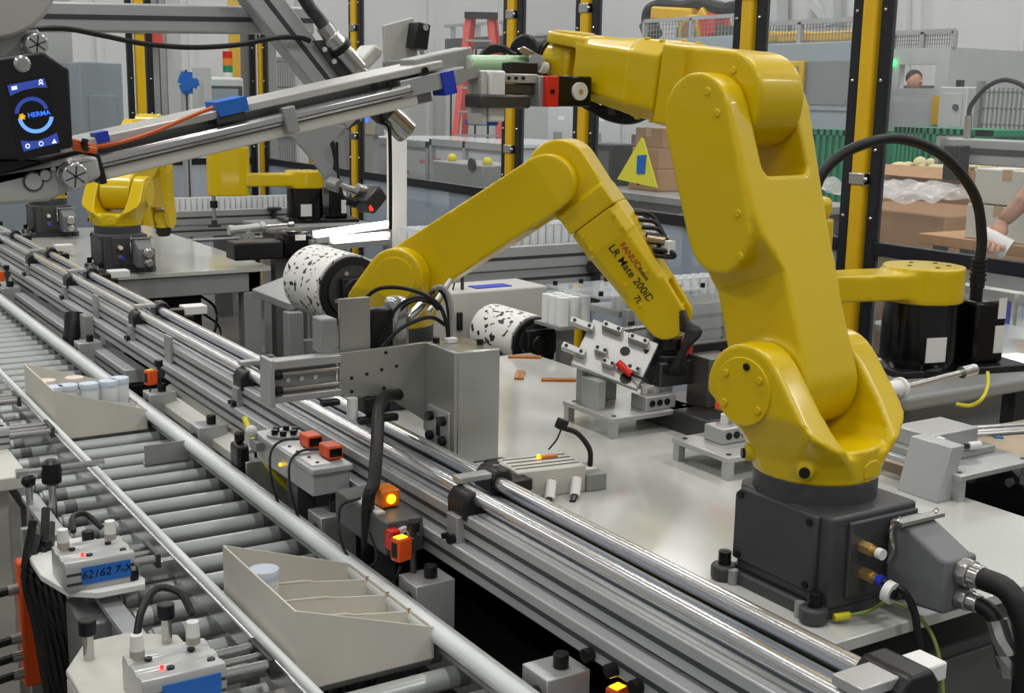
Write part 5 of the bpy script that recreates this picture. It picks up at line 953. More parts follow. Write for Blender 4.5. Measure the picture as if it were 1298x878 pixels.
# brown cartons on the steel bench
for k, (a, c, w_, d_, h_) in enumerate(((835, 254, .24, .26, .12), (836, 231, .24, .24, .115), (834, 213, .22, .24, .11))):
    p = PX(835, 254, 4.45); carton(('lowest brown carton of the stack behind the warning triangle', 'middle brown carton of the stack behind the warning triangle', 'top brown carton of the stack behind the warning triangle')[k], 4.45+.01*k, p.y, 1.12+sum((.12, .115, .11)[:k]), w_, d_, h_)
p = PX(775, 240, 4.45); k = thing('black_case', 'dark upright case beside the stack of brown cartons', 'case', (4.45, p.y, 1.12)); B().bx(-.1, .1, -.13, .13, 0, .24).obj('case', BLK, k, bevel=.01); B().bx(-.101, -.1, -.1, .1, .05, .2).obj('front', DGREY, k)
p = PX(770, 200, 5.3); carton('flat brown carton with pink label behind the steel bench', 5.3, p.y, 1.0, .3, .6, .16); bench('low grey bench behind the flat brown carton', 5.0, 5.7, p.y-.6, p.y+.6, 1.0, FRAMEG)
# wrapped pallet box, open cartons, white boxes
WRAP = mat('clear_stretch_wrap', (230, 232, 232), .1, 0, bump=1, scale=14, alpha=.4)
p = PX(1165, 300, 5.62); wbx = thing('wrapped_carton', 'brown carton under crumpled clear wrap beyond the fence', 'box', (5.62, p.y, 0)); B().bx(-.35, .35, -.45, .35, .12, 1.06).obj('carton', CARD, wbx, bevel=.01); B().bx(-.4, .4, -.5, .4, 0, .12).obj('pallet', WOOD, wbx)
random.seed(5); b = B()
bmesh.ops.create_grid(b.bm, x_segments=16, y_segments=16, size=.5)
for v in b.bm.verts: v.co.z = 1.07+random.random()*.16; v.co.x *= .9
b.obj('wrap', WRAP, wbx, sub=1, ang=180)
p = PX(1205, 262, 6.35); carton('open brown carton heaped with crumpled paper', 6.35, p.y, .72, .5, .62, .52, open_=True); bench('grey table under the open brown carton', 6.03, 6.67, p.y-.5, p.y+.5, .72, FRAMEG)
PAPR = mat('crumpled_packing_paper', (214, 206, 160), .8, 0, bump=.8, scale=20); b = B(); random.seed(9)
for k in range(90): b.ball((6.35+random.uniform(-.2, .2), p.y+random.uniform(-.27, .27), 1.2+random.uniform(0, .07)), random.uniform(.025, .05), (random.uniform(.6, 1.3), random.uniform(.8, 1.5), random.uniform(.5, 1)), 6)
o = b.obj('packing_paper', PAPR); tag(o, 'heap of crumpled cream packing paper in the open carton', 'paper'); o['kind'] = 'stuff'
for k, (px, py, h) in enumerate(((1272, 285, .28), (1275, 242, .26))):
    p = PX(1288, 285, 5.03); carton(('lower white carton stacked by the maple bench', 'upper white carton stacked by the maple bench')[k], 5.03, p.y-.03*k, 1.01+.165*k, .28, .34, .16, CARDW)
# green bins
def bin_(label, x, y, z, dx, dy, h):
    t = thing('green_bin', label, 'bin', (x, y, z), 0, 'green plastic bins'); b = B().bx(-dx/2, dx/2, -dy/2, -dy/2+.02, .02, h).bx(-dx/2, dx/2, dy/2-.02, dy/2, .02, h).bx(-dx/2, -dx/2+.02, -dy/2, dy/2, .02, h).bx(dx/2-.02, dx/2, -dy/2, dy/2, .02, h).bx(-dx/2, dx/2, -dy/2, dy/2, .0, .03); b.obj('shell', GREEN, t, bevel=.004)
    B().bx(-dx/2-.02, dx/2+.02, -dy/2-.02, dy/2+.02, h-.04, h).bx(-dx/2-.02, dx/2+.02, -dy/2-.02, dy/2+.02, h*.5, h*.5+.03).obj('rim', GREEN, t)
    n = 6
    for k in range(n+1): B().bx(-dx/2-.02, -dx/2, -dy/2+k*dy/n-.012, -dy/2+k*dy/n+.012, .02, h).obj('rib', GREEN, t)
    return t
y_ = lambda px, X: PX(px, 150, X).y
for (x0, x1, X, zt, lb) in ((1030, 1085, 7.0, 1.42, 'green bulk bin left of the fence post by the duct'), (1136, 1175, 7.0, 1.46, 'narrow green bulk bin beside the yellow robot stand'), (1176, 1236, 7.0, 1.46, 'wide green bulk bin before the grey machine'), (1238, 1266, 7.0, 1.46, 'green bin corner beside the wire rack')):
    ya, yb = sorted((y_(x0, X), y_(x1, X))); bin_(lb, X+.3, (ya+yb)/2, .55, .6, yb-ya-.05, zt-.55)
    k = thing('bin_stand', 'black crate stack under the '+lb.split(' bin')[0]+' bin '+lb.split('bin ')[-1], 'crate', (X+.3, (ya+yb)/2, 0)); B().bx(-.3, .3, -(yb-ya)/2+.03, (yb-ya)/2-.03, 0, .27).obj('crate', BLK, k, bevel=.01); B().bx(-.3, .3, -(yb-ya)/2+.03, (yb-ya)/2-.03, .28, .55).obj('crate', BLK, k, bevel=.01)
# wire rack at the right wall
wr_ = thing('wire_rack', 'tall grey wire rack near the right wall', 'rack', (8.2, y_(1272, 8.2), 0)); ya, yb = sorted((y_(1240, 8.2), y_(1330, 8.2))); b = B()
for k in range(16): yy = ya+(yb-ya)*k/15; b.bx(8.19, 8.205, yy-.006, yy+.006, .1, 1.75)
for k in range(14): z = .15+k*.12; b.bx(8.19, 8.205, ya, yb, z, z+.012)
b.obj('wire_grid', FRAMEG, wr_, wrel=True)
for yy in (ya, yb): B().bx(8.17, 8.23, yy-.02, yy+.02, 0, 1.8).obj('upright', FRAMEG, wr_, wrel=True)
# linear axis at the right with a curved cable
LA = thing('linear_axis', 'grey linear axis beam with black carriage block beyond the fence', 'actuator', (3.95, 3.0, 0)); zc = PX(1250, 192, 4.0).z; ya, yb = y_(1330, 4.0), y_(1207, 4.0)
B().bx(3.96, 4.06, ya, yb, zc-.05, zc+.045).obj('beam', ALUP, LA, wrel=True, bevel=.006); B().bx(3.958, 3.962, ya, yb-.01, zc-.012, zc+.012).obj('slot', GROOVE, LA, wrel=True)
yc = y_(1232, 4.0); B().bx(3.9, 3.965, yc-.035, yc+.035, zc-.11, zc+.02).obj('carriage', BLK, LA, wrel=True, bevel=.004); B().bx(3.93, 4.07, yb-.01, yb+.01, zc-.055, zc+.05).obj('end_plate', ALU, LA, wrel=True); B().cyl((3.98, yc, zc+.045), (3.98, yc, zc+.13), .014, n=12).obj('cable_stem', STEEL, LA, wrel=True)
B().tube([(3.98, yc, zc+.12), (3.99, yc, zc+.17), (4.0, yc-.06, zc+.24), (4.0, yc-.15, zc+.26), (4.0, yc-.28, zc+.2), (4.0, yc-.36, zc+.1)], .009, n=8).obj('cable', RUB, LA, wrel=True); B().bx(3.97, 4.05, ya-.1, ya+.0, 0, zc+.05).obj('column', ALUP, LA, wrel=True)
# printed cartons on a lower aluminium rack, right under the fence rail
ra = thing('carton_rack', 'aluminium flow rack holding white printed cartons behind the fence', 'rack', (4.0, 2.9, 0)); ya, yb = 2.2, 3.3
for z in (.55, .78): B().bx(3.72, 3.94, ya, yb, z-.02, z).obj('shelf', ALUP, ra, wrel=True)
B().bx(3.7, 3.74, ya, yb, 1.0, 1.05).obj('top_rail', ALUP, ra, wrel=True); B().bx(3.7, 3.74, yb-.04, yb, 0, 1.0).obj('upright', ALUP, ra, wrel=True); B().bx(3.7, 3.74, ya, ya+.04, 0, 1.0).obj('upright', ALUP, ra, wrel=True); B().bx(3.9, 3.94, yb-.04, yb, 0, .98).obj('upright', ALUP, ra, wrel=True)
for k in range(7):
    t = thing('printed_carton', 'white carton with dark blue printed bands in the flow rack', 'box', (3.94, 2.3+k*.145, .78), 0, 'printed cartons in the flow rack'); B().bx(-.18, 0, -.065, .065, 0, .2).obj('box', WPL, t, bevel=.002); B().bx(-.1815, -.18, -.055, -.03, .04, .17).obj('blue_band', BLUED, t); B().bx(-.1812, -.18, -.02, .05, .12, .17).obj('print', mat('pale_blue_print', (190, 200, 224), .5), t); B().bx(-.1812, -.18, -.02, .05, .04, .09).obj('print', mat('pale_grey_print', (206, 208, 212), .5), t)
k = thing('light_bar', 'lit light panel on the line below the flow rack', 'lamp', (3.2, 2.2, .5)); a, b = PX(1256, 452, 3.3), PX(1330, 452, 3.3); B().bx(3.25, 3.5, b.y, a.y, .84, .85).obj('panel', GLOW, k, wrel=True); B().bx(3.22, 3.5, b.y-.02, a.y+.02, .79, .84).obj('housing', DGREY, k, wrel=True); B().bx(3.3, 3.36, b.y+.1, b.y+.16, 0, .79).obj('leg', DGREY, k, wrel=True)
tr_ = thing('parts_tray', 'clear tray with reddish parts above the lit panel', 'tray', (3.35, PX(1290, 420, 3.35).y, .86)); B().bx(-.08, .1, -.14, .14, 0, .006).bx(-.085, -.08, -.14, .14, 0, .07).bx(.1, .105, -.14, .14, 0, .07).obj('tray', ACR, tr_)
for q in range(5): B().box((.0+.02*q-.04, -.06+.02*q, .03), (.03, .03, .02), rotm(z=q)).obj('part', CARDE, tr_)
# ================================================================ MACHINES IN THE BACKGROUND
ENC = mat('enclosure_blue_grey', (158, 170, 178), .45, 0, noise=.05, scale=2); WIN = mat('enclosure_window', (150, 156, 158), .08, 0, alpha=.75); LGM = mat('machine_light_grey', (194, 198, 198), .5, 0, noise=.04)
def face(X, x0, y0, x1, y1): a, c = PX(x0, y0, X), PX(x1, y1, X); return min(a.y, c.y), max(a.y, c.y), min(a.z, c.z), max(a.z, c.z)
def mesh_guard(par, X, f, n=22, m=4):
    y0, y1, z0, z1 = f; b = B()
    for k in range(n+1): yy = y0+(y1-y0)*k/n; b.bx(X-.003, X+.003, yy-.003, yy+.003, z0, z1)
    for k in range(m+1): z = z0+(z1-z0)*k/m; b.bx(X-.003, X+.003, y0, y1, z-.003, z+.003)
    b.obj('wire_mesh', FRAMEG, par, wrel=True)
    B().bx(X-.02, X+.02, y0, y1, z1-.02, z1+.02).bx(X-.02, X+.02, y0-.02, y0+.02, z0, z1).bx(X-.02, X+.02, y1-.02, y1+.02, z0, z1).bx(X-.02, X+.02, (y0+y1)/2-.02, (y0+y1)/2+.02, z0, z1).obj('guard_frame', ALUP, par, wrel=True)
X1 = 8.0; f = face(X1, 935, 57, 1094, 150); en = thing('machine_enclosure', 'blue grey machine enclosure with large window behind the large robot elbow', 'machine', (X1+.6, (f[0]+f[1])/2, 0))
B().bx(X1, X1+.22, f[0], f[1], 0, f[3]).obj('body', ENC, en, wrel=True, bevel=.01); g = face(X1, 1024, 78, 1082, 133); B().bx(X1-.012, X1, g[0]-.05, g[1]+.05, g[2]-.05, g[3]+.05).obj('window_frame', ENC, en, wrel=True); B().bx(X1-.016, X1-.01, *g).obj('window', WIN, en, wrel=True)
g2 = face(X1, 1028, 125, 1073, 133); B().bx(X1-.02, X1-.016, *g2).obj('inner_bar', FRAMEG, en, wrel=True)
g = face(X1, 997, 78, 1022, 120); gd = B().bx(X1-.06, X1-.02, g[0], g[1], g[2], g[3]).obj('yellow_gate', POST, en, wrel=True, bevel=.01); gg = (g[0]+.05, g[1]-.05, g[2]+.1, g[3]-.04); B().bx(X1-.066, X1-.058, *gg).obj('gate_window', WIN, gd, wrel=True)
for k in range(3): yy = gg[0]+(gg[1]-gg[0])*(k+.5)/3; B().bx(X1-.07, X1-.066, yy-.008, yy+.008, gg[2], gg[3]).obj('gate_bar', POST, gd, wrel=True)
g = face(X1, 935, 32, 1092, 57); mesh_guard(en, X1+.05, g, 40)
for a, c in ((965, 988), (995, 1028), (1035, 1085)):
    g = face(X1+.5, a, 41, c, 54); B().bx(X1+.4, X1+.7, *g).obj('yellow_unit', POST, en, wrel=True, bevel=.02)
X2 = 9.0; f = face(X2, 1128, 62, 1196, 165); e2 = thing('machine_enclosure', 'grey machine frame with an open window and a person inside, near the white wall', 'machine', (X2+.5, (f[0]+f[1])/2, 0)); g = face(X2, 1140, 82, 1184, 112)
for (a0, a1, z0, z1) in ((f[0], f[1], g[3], f[3]), (f[0], f[1], 1.0, g[2]), (f[0], g[0], g[2], g[3]), (g[1], f[1], g[2], g[3])): B().bx(X2, X2+.08, a0, a1, z0, z1).obj('front_panel', LGM, e2, wrel=True)
B().bx(X2, X2+.1, f[0], f[0]+.08, 0, 1).obj('leg', LGM, e2, wrel=True); B().bx(X2, X2+.1, f[1]-.08, f[1], 0, 1).obj('leg', LGM, e2, wrel=True); B().bx(X2+.08, X2+1.4, f[0], f[0]+.06, 0, f[3]).obj('side_panel', LGM, e2, wrel=True); mesh_guard(e2, X2+.04, (f[0], f[1], f[3], face(X2, 1128, 42, 1196, 62)[3]), 26)
g = face(X2, 1140, 118, 1196, 160); B().bx(X2+.3, X2+.4, *g).obj('inner_unit', mat('inner_unit_cream', (186, 186, 178), .5), e2, wrel=True); g = face(X2-.01, 1184, 122, 1191, 158); B().bx(X2-.03, X2-.005, *g).obj('light_curtain', POST, e2, wrel=True)
g = face(X2-.02, 1130, 76, 1133, 84); B().bx(X2-.04, X2-.02, *g).obj('green_lamp', LEDG, e2, wrel=True)
X3 = 8.6; f = face(X3, 1192, 110, 1222, 165); k = thing('control_cabinet', 'grey wall control cabinet with small black beacon by the machine frame', 'cabinet', (X3+.2, (f[0]+f[1])/2, 0)); B().bx(X3, X3+.4, f[0], f[1], .1, f[3]).obj('body', LGM, k, wrel=True, bevel=.01); B().bx(X3+.02, X3+.38, f[0]+.02, f[1]-.02, 0, .1).obj('plinth', DGREY, k, wrel=True); B().bx(X3-.01, X3, f[0]+.04, f[1]-.04, .3, f[3]-.05).obj('door', LGM, k, wrel=True, bevel=.004); g = face(X3, 1202, 101, 1206, 110); B().bx(X3+.1, X3+.16, *g).obj('beacon', BLK, k, wrel=True)
for z in (1.2, 1.4, 1.6): B().cyl((X3-.01, f[0]+.09, z), (X3-.03, f[0]+.09, z), .025, n=12).obj('button', DGREY, k, wrel=True)
# pale cabinets behind the lettered robot
X4 = 7.6
for (a, c, n, hasw) in ((694, 740, 'behind the gripper jaws', 1), (742, 790, 'with a slim window, behind the fence post', 1), (792, 842, 'behind the large robot upper prong', 0)):
    f = face(X4, a, 128, c, 215); k = thing('tall_cabinet', 'pale grey tall machine cabinet '+n, 'cabinet', (X4+.4, (f[0]+f[1])/2, 0)); B().bx(X4, X4+.8, f[0]+.01, f[1]-.01, 0, f[3]).obj('body', LGM, k, wrel=True, bevel=.01)
    d = B().bx(X4-.02, X4, f[0]+.05, f[1]-.05, .15, f[3]-.06).obj('door', LGM, k, wrel=True, bevel=.006); B().bx(X4-.05, X4-.02, f[0]+.09, f[0]+.17, f[3]-.5, f[3]-.46).obj('handle', BLK, d, wrel=True); B().cyl((X4-.02, f[0]+.1, f[3]-.48), (X4-.045, f[0]+.1, f[3]-.48), .035, n=12).obj('handle_boss', BLK, d, wrel=True)
    B().bx(X4-.024, X4-.02, f[1]-.32, f[1]-.16, f[3]-.5, f[3]-.32).obj('vent_window', FRAMEG if hasw else DGREY, d, wrel=True); B().bx(X4-.023, X4-.02, f[1]-.36, f[1]-.24, f[3]-.2, f[3]-.15).obj('name_plate', WPL, d, wrel=True)
# glazed frame machine with white panels
X5 = 6.0
for (a, c, y0, n) in ((545, 640, 176, 'beside the fence post under the ladder'), (450, 543, 172, 'behind the bright white post'), (345, 448, 168, 'behind the bracket plate')):
    f = face(X5, a, y0, c, 232); t = thing('framed_machine', 'aluminium framed machine with white printed panels '+n, 'machine', (X5+.6, (f[0]+f[1])/2, 0))
    B().bx(X5+.03, X5+1.2, f[0]+.03, f[1]-.03, .5, f[3]-.03).obj('white_panel', mat('white_glazing', (206, 212, 216), .25), t, wrel=True); B().bx(X5, X5+1.2, f[0], f[1], f[3]-.03, f[3]).obj('lid', mat('clear_lid', (214, 220, 224), .15), t, wrel=True)
    for yy in (f[0], (f[0]+f[1])/2, f[1]-.05): B().bx(X5-.01, X5+.05, yy, yy+.05, 0, f[3]).obj('upright', ALUP, t, wrel=True)
    B().bx(X5-.01, X5+.05, f[0], f[1], f[3]-.06, f[3]).bx(X5-.01, X5+.05, f[0], f[1], .5, .56).obj('rail', ALUP, t, wrel=True)
    for q in range(5): yy = f[0]+.12+(f[1]-f[0]-.3)*(q/4); z = f[3]-.22-.13*(q % 2); B().bx(X5+.026, X5+.03, yy, yy+.12, z, z+.035).obj('red_print', mat('faded_red_print', (214, 140, 136), .5), t, wrel=True)
ux = thing('feeder_hopper', 'dark grey hopper unit with yellow knobs in front of the framed machine', 'hopper', (4.9, PX(575, 210, 4.9).y, 0)); f = face(4.9, 548, 203, 612, 228)
B().bx(4.9, 5.3, f[0], f[1], .9, f[3]).obj('hopper', FRAMEG, ux, wrel=True, bevel=.01); B().bx(5.0, 5.2, f[0]+.1, f[1]-.1, 0, .9).obj('stand', DGREY, ux, wrel=True); B().cyl((4.88, f[0]+.15, 1.1), (4.9, f[0]+.15, 1.1), .05).obj('port', BLK, ux, wrel=True)
for yy in (f[0]+.1, f[1]-.15): B().ball((5.0, yy, f[3]+.02), .04).cyl((5.0, yy, f[3]-.02), (5.0, yy, f[3]+.03), .02).obj('yellow_knob', YELC, ux, wrel=True)
# step ladder
LD = thing('step_ladder', 'red fibreglass step ladder beyond the gripper', 'ladder', PZ(605, 300, 0)); LR = mat('ladder_red', (206, 72, 62), .45); dl = 15.0
pt = lambda px, py, d=dl: PD(px, py, d)
g0 = LD.location; ztop = pt(608, 22).z; cx_, cy_ = pt(608, 22).x, pt(608, 22).y; LD.location = (cx_, cy_, 0); rt = V((cy, -sy, 0)); fw = V((sy, cy, 0)); T_ = V((cx_, cy_, ztop))
def lp(s, t, z): return T_+rt*s+fw*t+V((0, 0, z-ztop))
for sgn, tt in ((-1, -1), (1, -1), (-1, 1), (1, 1)):
    B().bar(lp(sgn*.13+(.04 if tt > 0 else 0), tt*.05, ztop), lp(sgn*.38+(.12 if tt > 0 else 0), tt*.6, 0), .08, .035).obj('rail', LR, LD, wrel=True)
for q in range(7): z = ztop-.28*(q+1); k = (ztop-z)/ztop; B().bar(lp(-.13-.25*k, -.05-.55*k, z), lp(.13+.25*k, -.05-.55*k, z), .08, .025).obj('step', ALUD, LD, wrel=True)
B().bar(lp(-.18, 0, ztop+.02), lp(.22, 0, ztop+.02), .24, .07).obj('top_cap', BLK, LD, wrel=True)
# long grey conveyor line in the far background
X6 = 9.6; f = face(X6, 300, 62, 660, 100); k = thing('transfer_line', 'long grey machine line with dark top band below the ladder', 'machine', (X6+.4, (f[0]+f[1])/2, 0)); y1 = min(f[1], 17.2); B().bx(X6, X6+.8, f[0], y1, .4, f[3]-.22).obj('body', LGM, k, wrel=True); B().bx(X6-.02, X6+.8, f[0], y1, f[3]-.2, f[3]-.05).obj('dark_band', DGREY, k, wrel=True); B().bx(X6-.04, X6+.02, f[0], y1, f[3]+.12, f[3]+.16).obj('hand_rail', ALUP, k, wrel=True)
for q in range(6): yy = f[0]+.1+(y1-f[0]-.3)*q/5; B().bx(X6, X6+.06, yy, yy+.06, 0, f[3]+.12).obj('post', ALUP, k, wrel=True)
hm = thing('operator_panel', 'silver operator panel with a small lit blue screen under the feed beam end', 'control panel', (5.4, PX(456, 160, 5.4).y, 0)); f = face(5.4, 444, 145, 476, 172); B().bx(5.4, 5.5, *f).obj('box', STEEL, hm, wrel=True, bevel=.01); g = face(5.39, 450, 148, 466, 155); B().bx(5.39, 5.4, *g).obj('screen', SBT, hm, wrel=True); B().bx(5.42, 5.48, f[0]+.1, f[1]-.1, 0, f[2]).obj('stand', ALUD, hm, wrel=True)
g = thing('document_lectern', 'grey lectern panel beside the operator panel', 'lectern', (5.5, PX(425, 160, 5.4).y, 0)); f = face(5.4, 404, 128, 440, 175); B().prism([(5.3, f[2]+.14), (5.3, f[2]+.2), (5.75, f[3]), (5.75, f[3]-.06)], f[0], f[1], 'y').obj('sloped_top', LGREY, g, wrel=True); B().bx(5.4, 5.7, f[0]+.05, f[1]-.05, 0, f[2]+.14).obj('body', FRAMEG, g, wrel=True)
# big yellow robot on the platform
YR = thing('platform_robot', 'large yellow palletizing robot with black hoses on a guarded platform', 'robot', (9.2, PX(880, 50, 9.2).y, 0)); f = face(9.0, 815, 50, 935, 128)
pf = B().bx(9.0, 10.2, f[0], f[1], 0, f[3]).obj('platform', ENC, YR, wrel=True, bevel=.01); mesh_guard(YR, 9.02, (f[0], f[1], f[3], face(9.0, 815, 27, 935, 50)[3]), 30)
pr_ = lambda px, py: PX(px, py, 9.5)
B().cyl(pr_(886, 42)-V((.15, 0, 0)), pr_(886, 42)+V((.2, 0, 0)), .2, n=28).obj('shoulder', POST, YR, wrel=True, bevel=.02); B().cyl(pr_(886, 42)-V((.17, 0, 0)), pr_(886, 42)-V((.15, 0, 0)), .12, n=24).obj('shoulder_cap', CARDE, YR, wrel=True)
B().bar(pr_(832, 17), pr_(884, 20), .2, .16).obj('forearm', POST, YR, wrel=True, bevel=.03); B().bar(pr_(884, 42), pr_(902, 16), .2, .2).obj('lower_arm', POST, YR, wrel=True, bevel=.03); B().bar(pr_(898, 38), pr_(915, 30), .3, .25).obj('motor', RED, YR, wrel=True, bevel=.03); B().bx(9.4, 9.9, pr_(905, 50).y-.2, pr_(880, 50).y+.2, f[3], f[3]+.15).obj('base', DGREY, YR, wrel=True)
B().tube([pr_(820, 30), pr_(822, 14), pr_(838, 6), pr_(865, 8), pr_(885, 3), pr_(905, 8), pr_(926, 12), pr_(926, 4)], .07, n=8).obj('hose_pack', BLK, YR, wrel=True); B().cyl(pr_(822, 30), pr_(828, 46), .12, n=12).obj('tool', DGREY, YR, wrel=True)
B().tube([pr_(862, 44), pr_(864, 34), pr_(872, 31), pr_(878, 36)], .04, n=8).obj('cable_guide', FRAMEG, YR, wrel=True)
# structural steel on the right wall
for (x0, y0, x1, y1, w_) in ((985, -60, 985, 60, .22), (1056, -60, 1056, 32, .14), (1018, -12, 1052, 30, .1), (966, 10, 985, 30, .1), (1154, -60, 1152, 100, .05), (470, -60, 470, 60, .12), (590, -60, 590, 60, .12)):
    a, c = PX(x0, y0, 12.8), PX(x1, y1, 12.8)
    if a.y < 17.8: tag(B().bar(a, c, w_, w_).obj('steel_column', LGM), 'white structural steel member against the right hall wall', 'steel beam', 'structural steel on the right wall')
# ================================================================ LEFT BACKGROUND
def fy(Y, x0, y0, x1, y1): a, c = PY(x0, y0, Y), PY(x1, y1, Y); return a.x, c.x, min(a.z, c.z), max(a.z, c.z)
f = fy(10.0, 100, 78, 164, 300); k = thing('tall_cabinet', 'tall blue grey cabinet behind the smoky fence panel', 'cabinet', ((f[0]+f[1])/2, 10.3, 0)); B().bx(f[0], f[1], 10.0, 10.6, 0, f[3]).obj('body', mat('blue_grey_cabinet', (134, 146, 154), .35), k, wrel=True, bevel=.01); B().bx(f[0]+.06, f[1]-.06, 9.985, 10, .2, f[3]-.25).obj('door', mat('blue_grey_cabinet', (134, 146, 154)), k, wrel=True, bevel=.005)
f = fy(10.7, -40, -40, 104, 300); k = thing('machine_enclosure', 'pale grey panelled machine behind the touchscreen', 'machine', ((f[0]+f[1])/2, 10.8, 0)); B().bx(f[0], f[1], 10.7, 11.4, 0, f[3]).obj('body', mat('pale_panel', (186, 190, 192), .3, .3, noise=.1, scale=1.5), k, wrel=True)
for q, (a, c) in enumerate(((98, 118), (100, 155))): g = PY(a, c, 10.69); B().box((g.x, 10.695, g.z), (.04, .02, .16)).obj('oblong_slot', FRAMEG, k, wrel=True, bevel=.01)
f = fy(8.2, 232, 88, 246, 300); k = thing('profile_tower', 'upright aluminium profile tower with crossed blue tape', 'tower', ((f[0]+f[1])/2, 8.2, 0)); B().bx(f[0], f[1], 8.2, 8.28, 0, f[3]).obj('profile', ALUP, k, wrel=True, bevel=.004); B().bx((f[0]+f[1])/2-.005, (f[0]+f[1])/2+.005, 8.197, 8.2, 0, f[3]).obj('slot', GROOVE, k, wrel=True)
for (a, c, d, e, rr) in ((238, 105, .07, .14, 0), (239, 103, .13, .06, .3), (240, 108, .13, .05, -.4)): g = PY(a, c, 8.18); B().box((g.x, 8.19-.004*[.07, .13].index(d)-.5*(e == .05)*.01, g.z), (d, .012, e), M.Rotation(rr, 4, 'Y')).obj('blue_tape', BLUE, k, wrel=True)
f = fy(8.4, 246, 86, 258, 140); B().bx(f[0], f[1], 8.22, 8.45, f[2], f[3]).obj('junction_box', LGM, k, wrel=True)
f = fy(8.6, 256, 97, 312, 148); k = thing('monitor', 'operator monitor in a white housing behind the feed beam', 'monitor', ((f[0]+f[1])/2, 8.7, 0)); B().bx(f[0], f[1], 8.62, 8.85, f[2], f[3]).obj('housing', LGM, k, wrel=True, bevel=.02); B().bx(f[0]+.02, f[1]-.02, 8.61, 8.62, f[2], f[3]-.06).obj('bezel', DGREY, k, wrel=True); B().bx(f[0]+.06, f[1]-.05, 8.605, 8.61, f[2]+.02, f[3]-.08).obj('screen', mat('grey_screen', (150, 162, 172), .15), k, wrel=True); B().bx((f[0]+f[1])/2-.05, (f[0]+f[1])/2+.05, 8.68, 8.78, 0, f[2]).obj('stand', DGREY, k, wrel=True)
g = PY(258, 96, 8.6); B().box((g.x, 8.6, g.z+.0), (.05, .04, .04)).obj('green_lamp', LEDG, k, wrel=True)
g = PY(289, 97, 8.9); k = thing('stack_light', 'red amber green signal tower lamp above the monitor', 'signal lamp', (g.x, 8.9, 0)); B().bx(-.02, .02, -.02, .02, 0, g.z-.02).obj('pole', ALUD, k)
for q, m in enumerate((WPL, GREEN, mat('amber_lens', (226, 130, 40), .3), RED)): B().cyl((0, 0, g.z-.02+q*.05), (0, 0, g.z+.028+q*.05), .035, n=16).obj('lens', m, k)
# dark pipework and tall frames behind the far fence
for (a, w_, m, n) in ((188, .03, DGREY, 'dark'), (196, .05, FRAMEG, 'grey'), (207, .03, STEEL, 'bright steel'), (222, .06, LGM, 'pale'), (318, .05, DGREY, 'dark'), (345, .04, FRAMEG, 'grey'), (384, .04, LGM, 'pale')):
    g = PY(a, 100, 10.2); tag(B().bx(g.x-w_, g.x+w_, 10.2, 10.2+2*w_, 0, 3.2).obj('machine_column', m), n+' upright machine column behind the far fence '+('beside the tower with tape' if a < 230 else 'right of the monitor' if a < 330 else 'beside the corner post' if a < 360 else 'behind the diagonal brace'), 'column')
g = PY(199, 43, 10.0); k = thing('red_beacon', 'red beacon hanging on the grey machine column', 'beacon', (g.x, 10.1, g.z-.08)); B().cyl((0, 0, 0), (0, 0, .12), .075, n=18).obj('lens', RED, k); B().bx(-.05, .05, 0, .12, .1, .14).obj('bracket', DGREY, k)
f = fy(12.5, 344, 72, 388, 200); k = thing('mesh_fence', 'wire mesh fence section far behind the diagonal brace', 'fence', ((f[0]+f[1])/2, 12.5, 0)); b = B()
for q in range(24): xx = f[0]+(f[1]-f[0])*q/23; b.bx(xx-.004, xx+.004, 12.5, 12.508, 0, f[3])
for q in range(8): z = .1+(f[3]-.15)*q/7; b.bx(f[0], f[1], 12.5, 12.508, z, z+.01)
b.obj('wire_mesh', DGREY, k, wrel=True); B().bx(f[0]-.06, f[0], 12.48, 12.54, 0, f[3]+.1).bx(f[1], f[1]+.06, 12.48, 12.54, 0, f[3]+.1).obj('mesh_post', POST, k, wrel=True)
g = PY(178, 0, 11.5); tag(B().bx(PY(172, 0, 13).x, PY(180, 0, 13).x, 13, 13.06, 0, 3).obj('far_yellow_post', POST, bevel=.01), 'thin far yellow post in line with the lamp row behind the monitor', 'post'); g = PY(300, 80, 12.8); tag(B().bx(g.x-.05, g.x+.05, 12.8, 12.9, 0, 3).obj('far_yellow_post', POST, bevel=.01), 'far yellow post right of the signal tower lamp', 'post')
# ================================================================ PEOPLE
SKIN = mat('skin', (196, 146, 120), .5, 0, noise=.05); SHIRT = mat('black_shirt', (24, 24, 27), .8); PANTS = mat('dark_trousers', (44, 48, 58), .8); HAIR = mat('dark_hair', (40, 32, 28), .6)
def skin(name, verts, edges, radii, m, parent, root=0, sub=1):
    me = bpy.data.meshes.new(name); me.from_pydata([tuple(v) for v in verts], edges, []); o = bpy.data.objects.new(name, me); COL.objects.link(o); o.parent = parent
    md = o.modifiers.new('k', 'SKIN'); md.use_smooth_shade = True; sv = me.skin_vertices[0].data if me.skin_vertices else None
    if sv is None:
        bm = bmesh.new(); bm.from_mesh(me); bm.verts.layers.skin.verify(); bm.to_mesh(me); bm.free(); sv = me.skin_vertices[0].data
    for k, r in enumerate(radii): sv[k].radius = (r, r) if not isinstance(r, tuple) else r; sv[k].use_root = (k == root)
    u = o.modifiers.new('s', 'SUBSURF'); u.levels = u.render_levels = sub; me.materials.append(m); return o
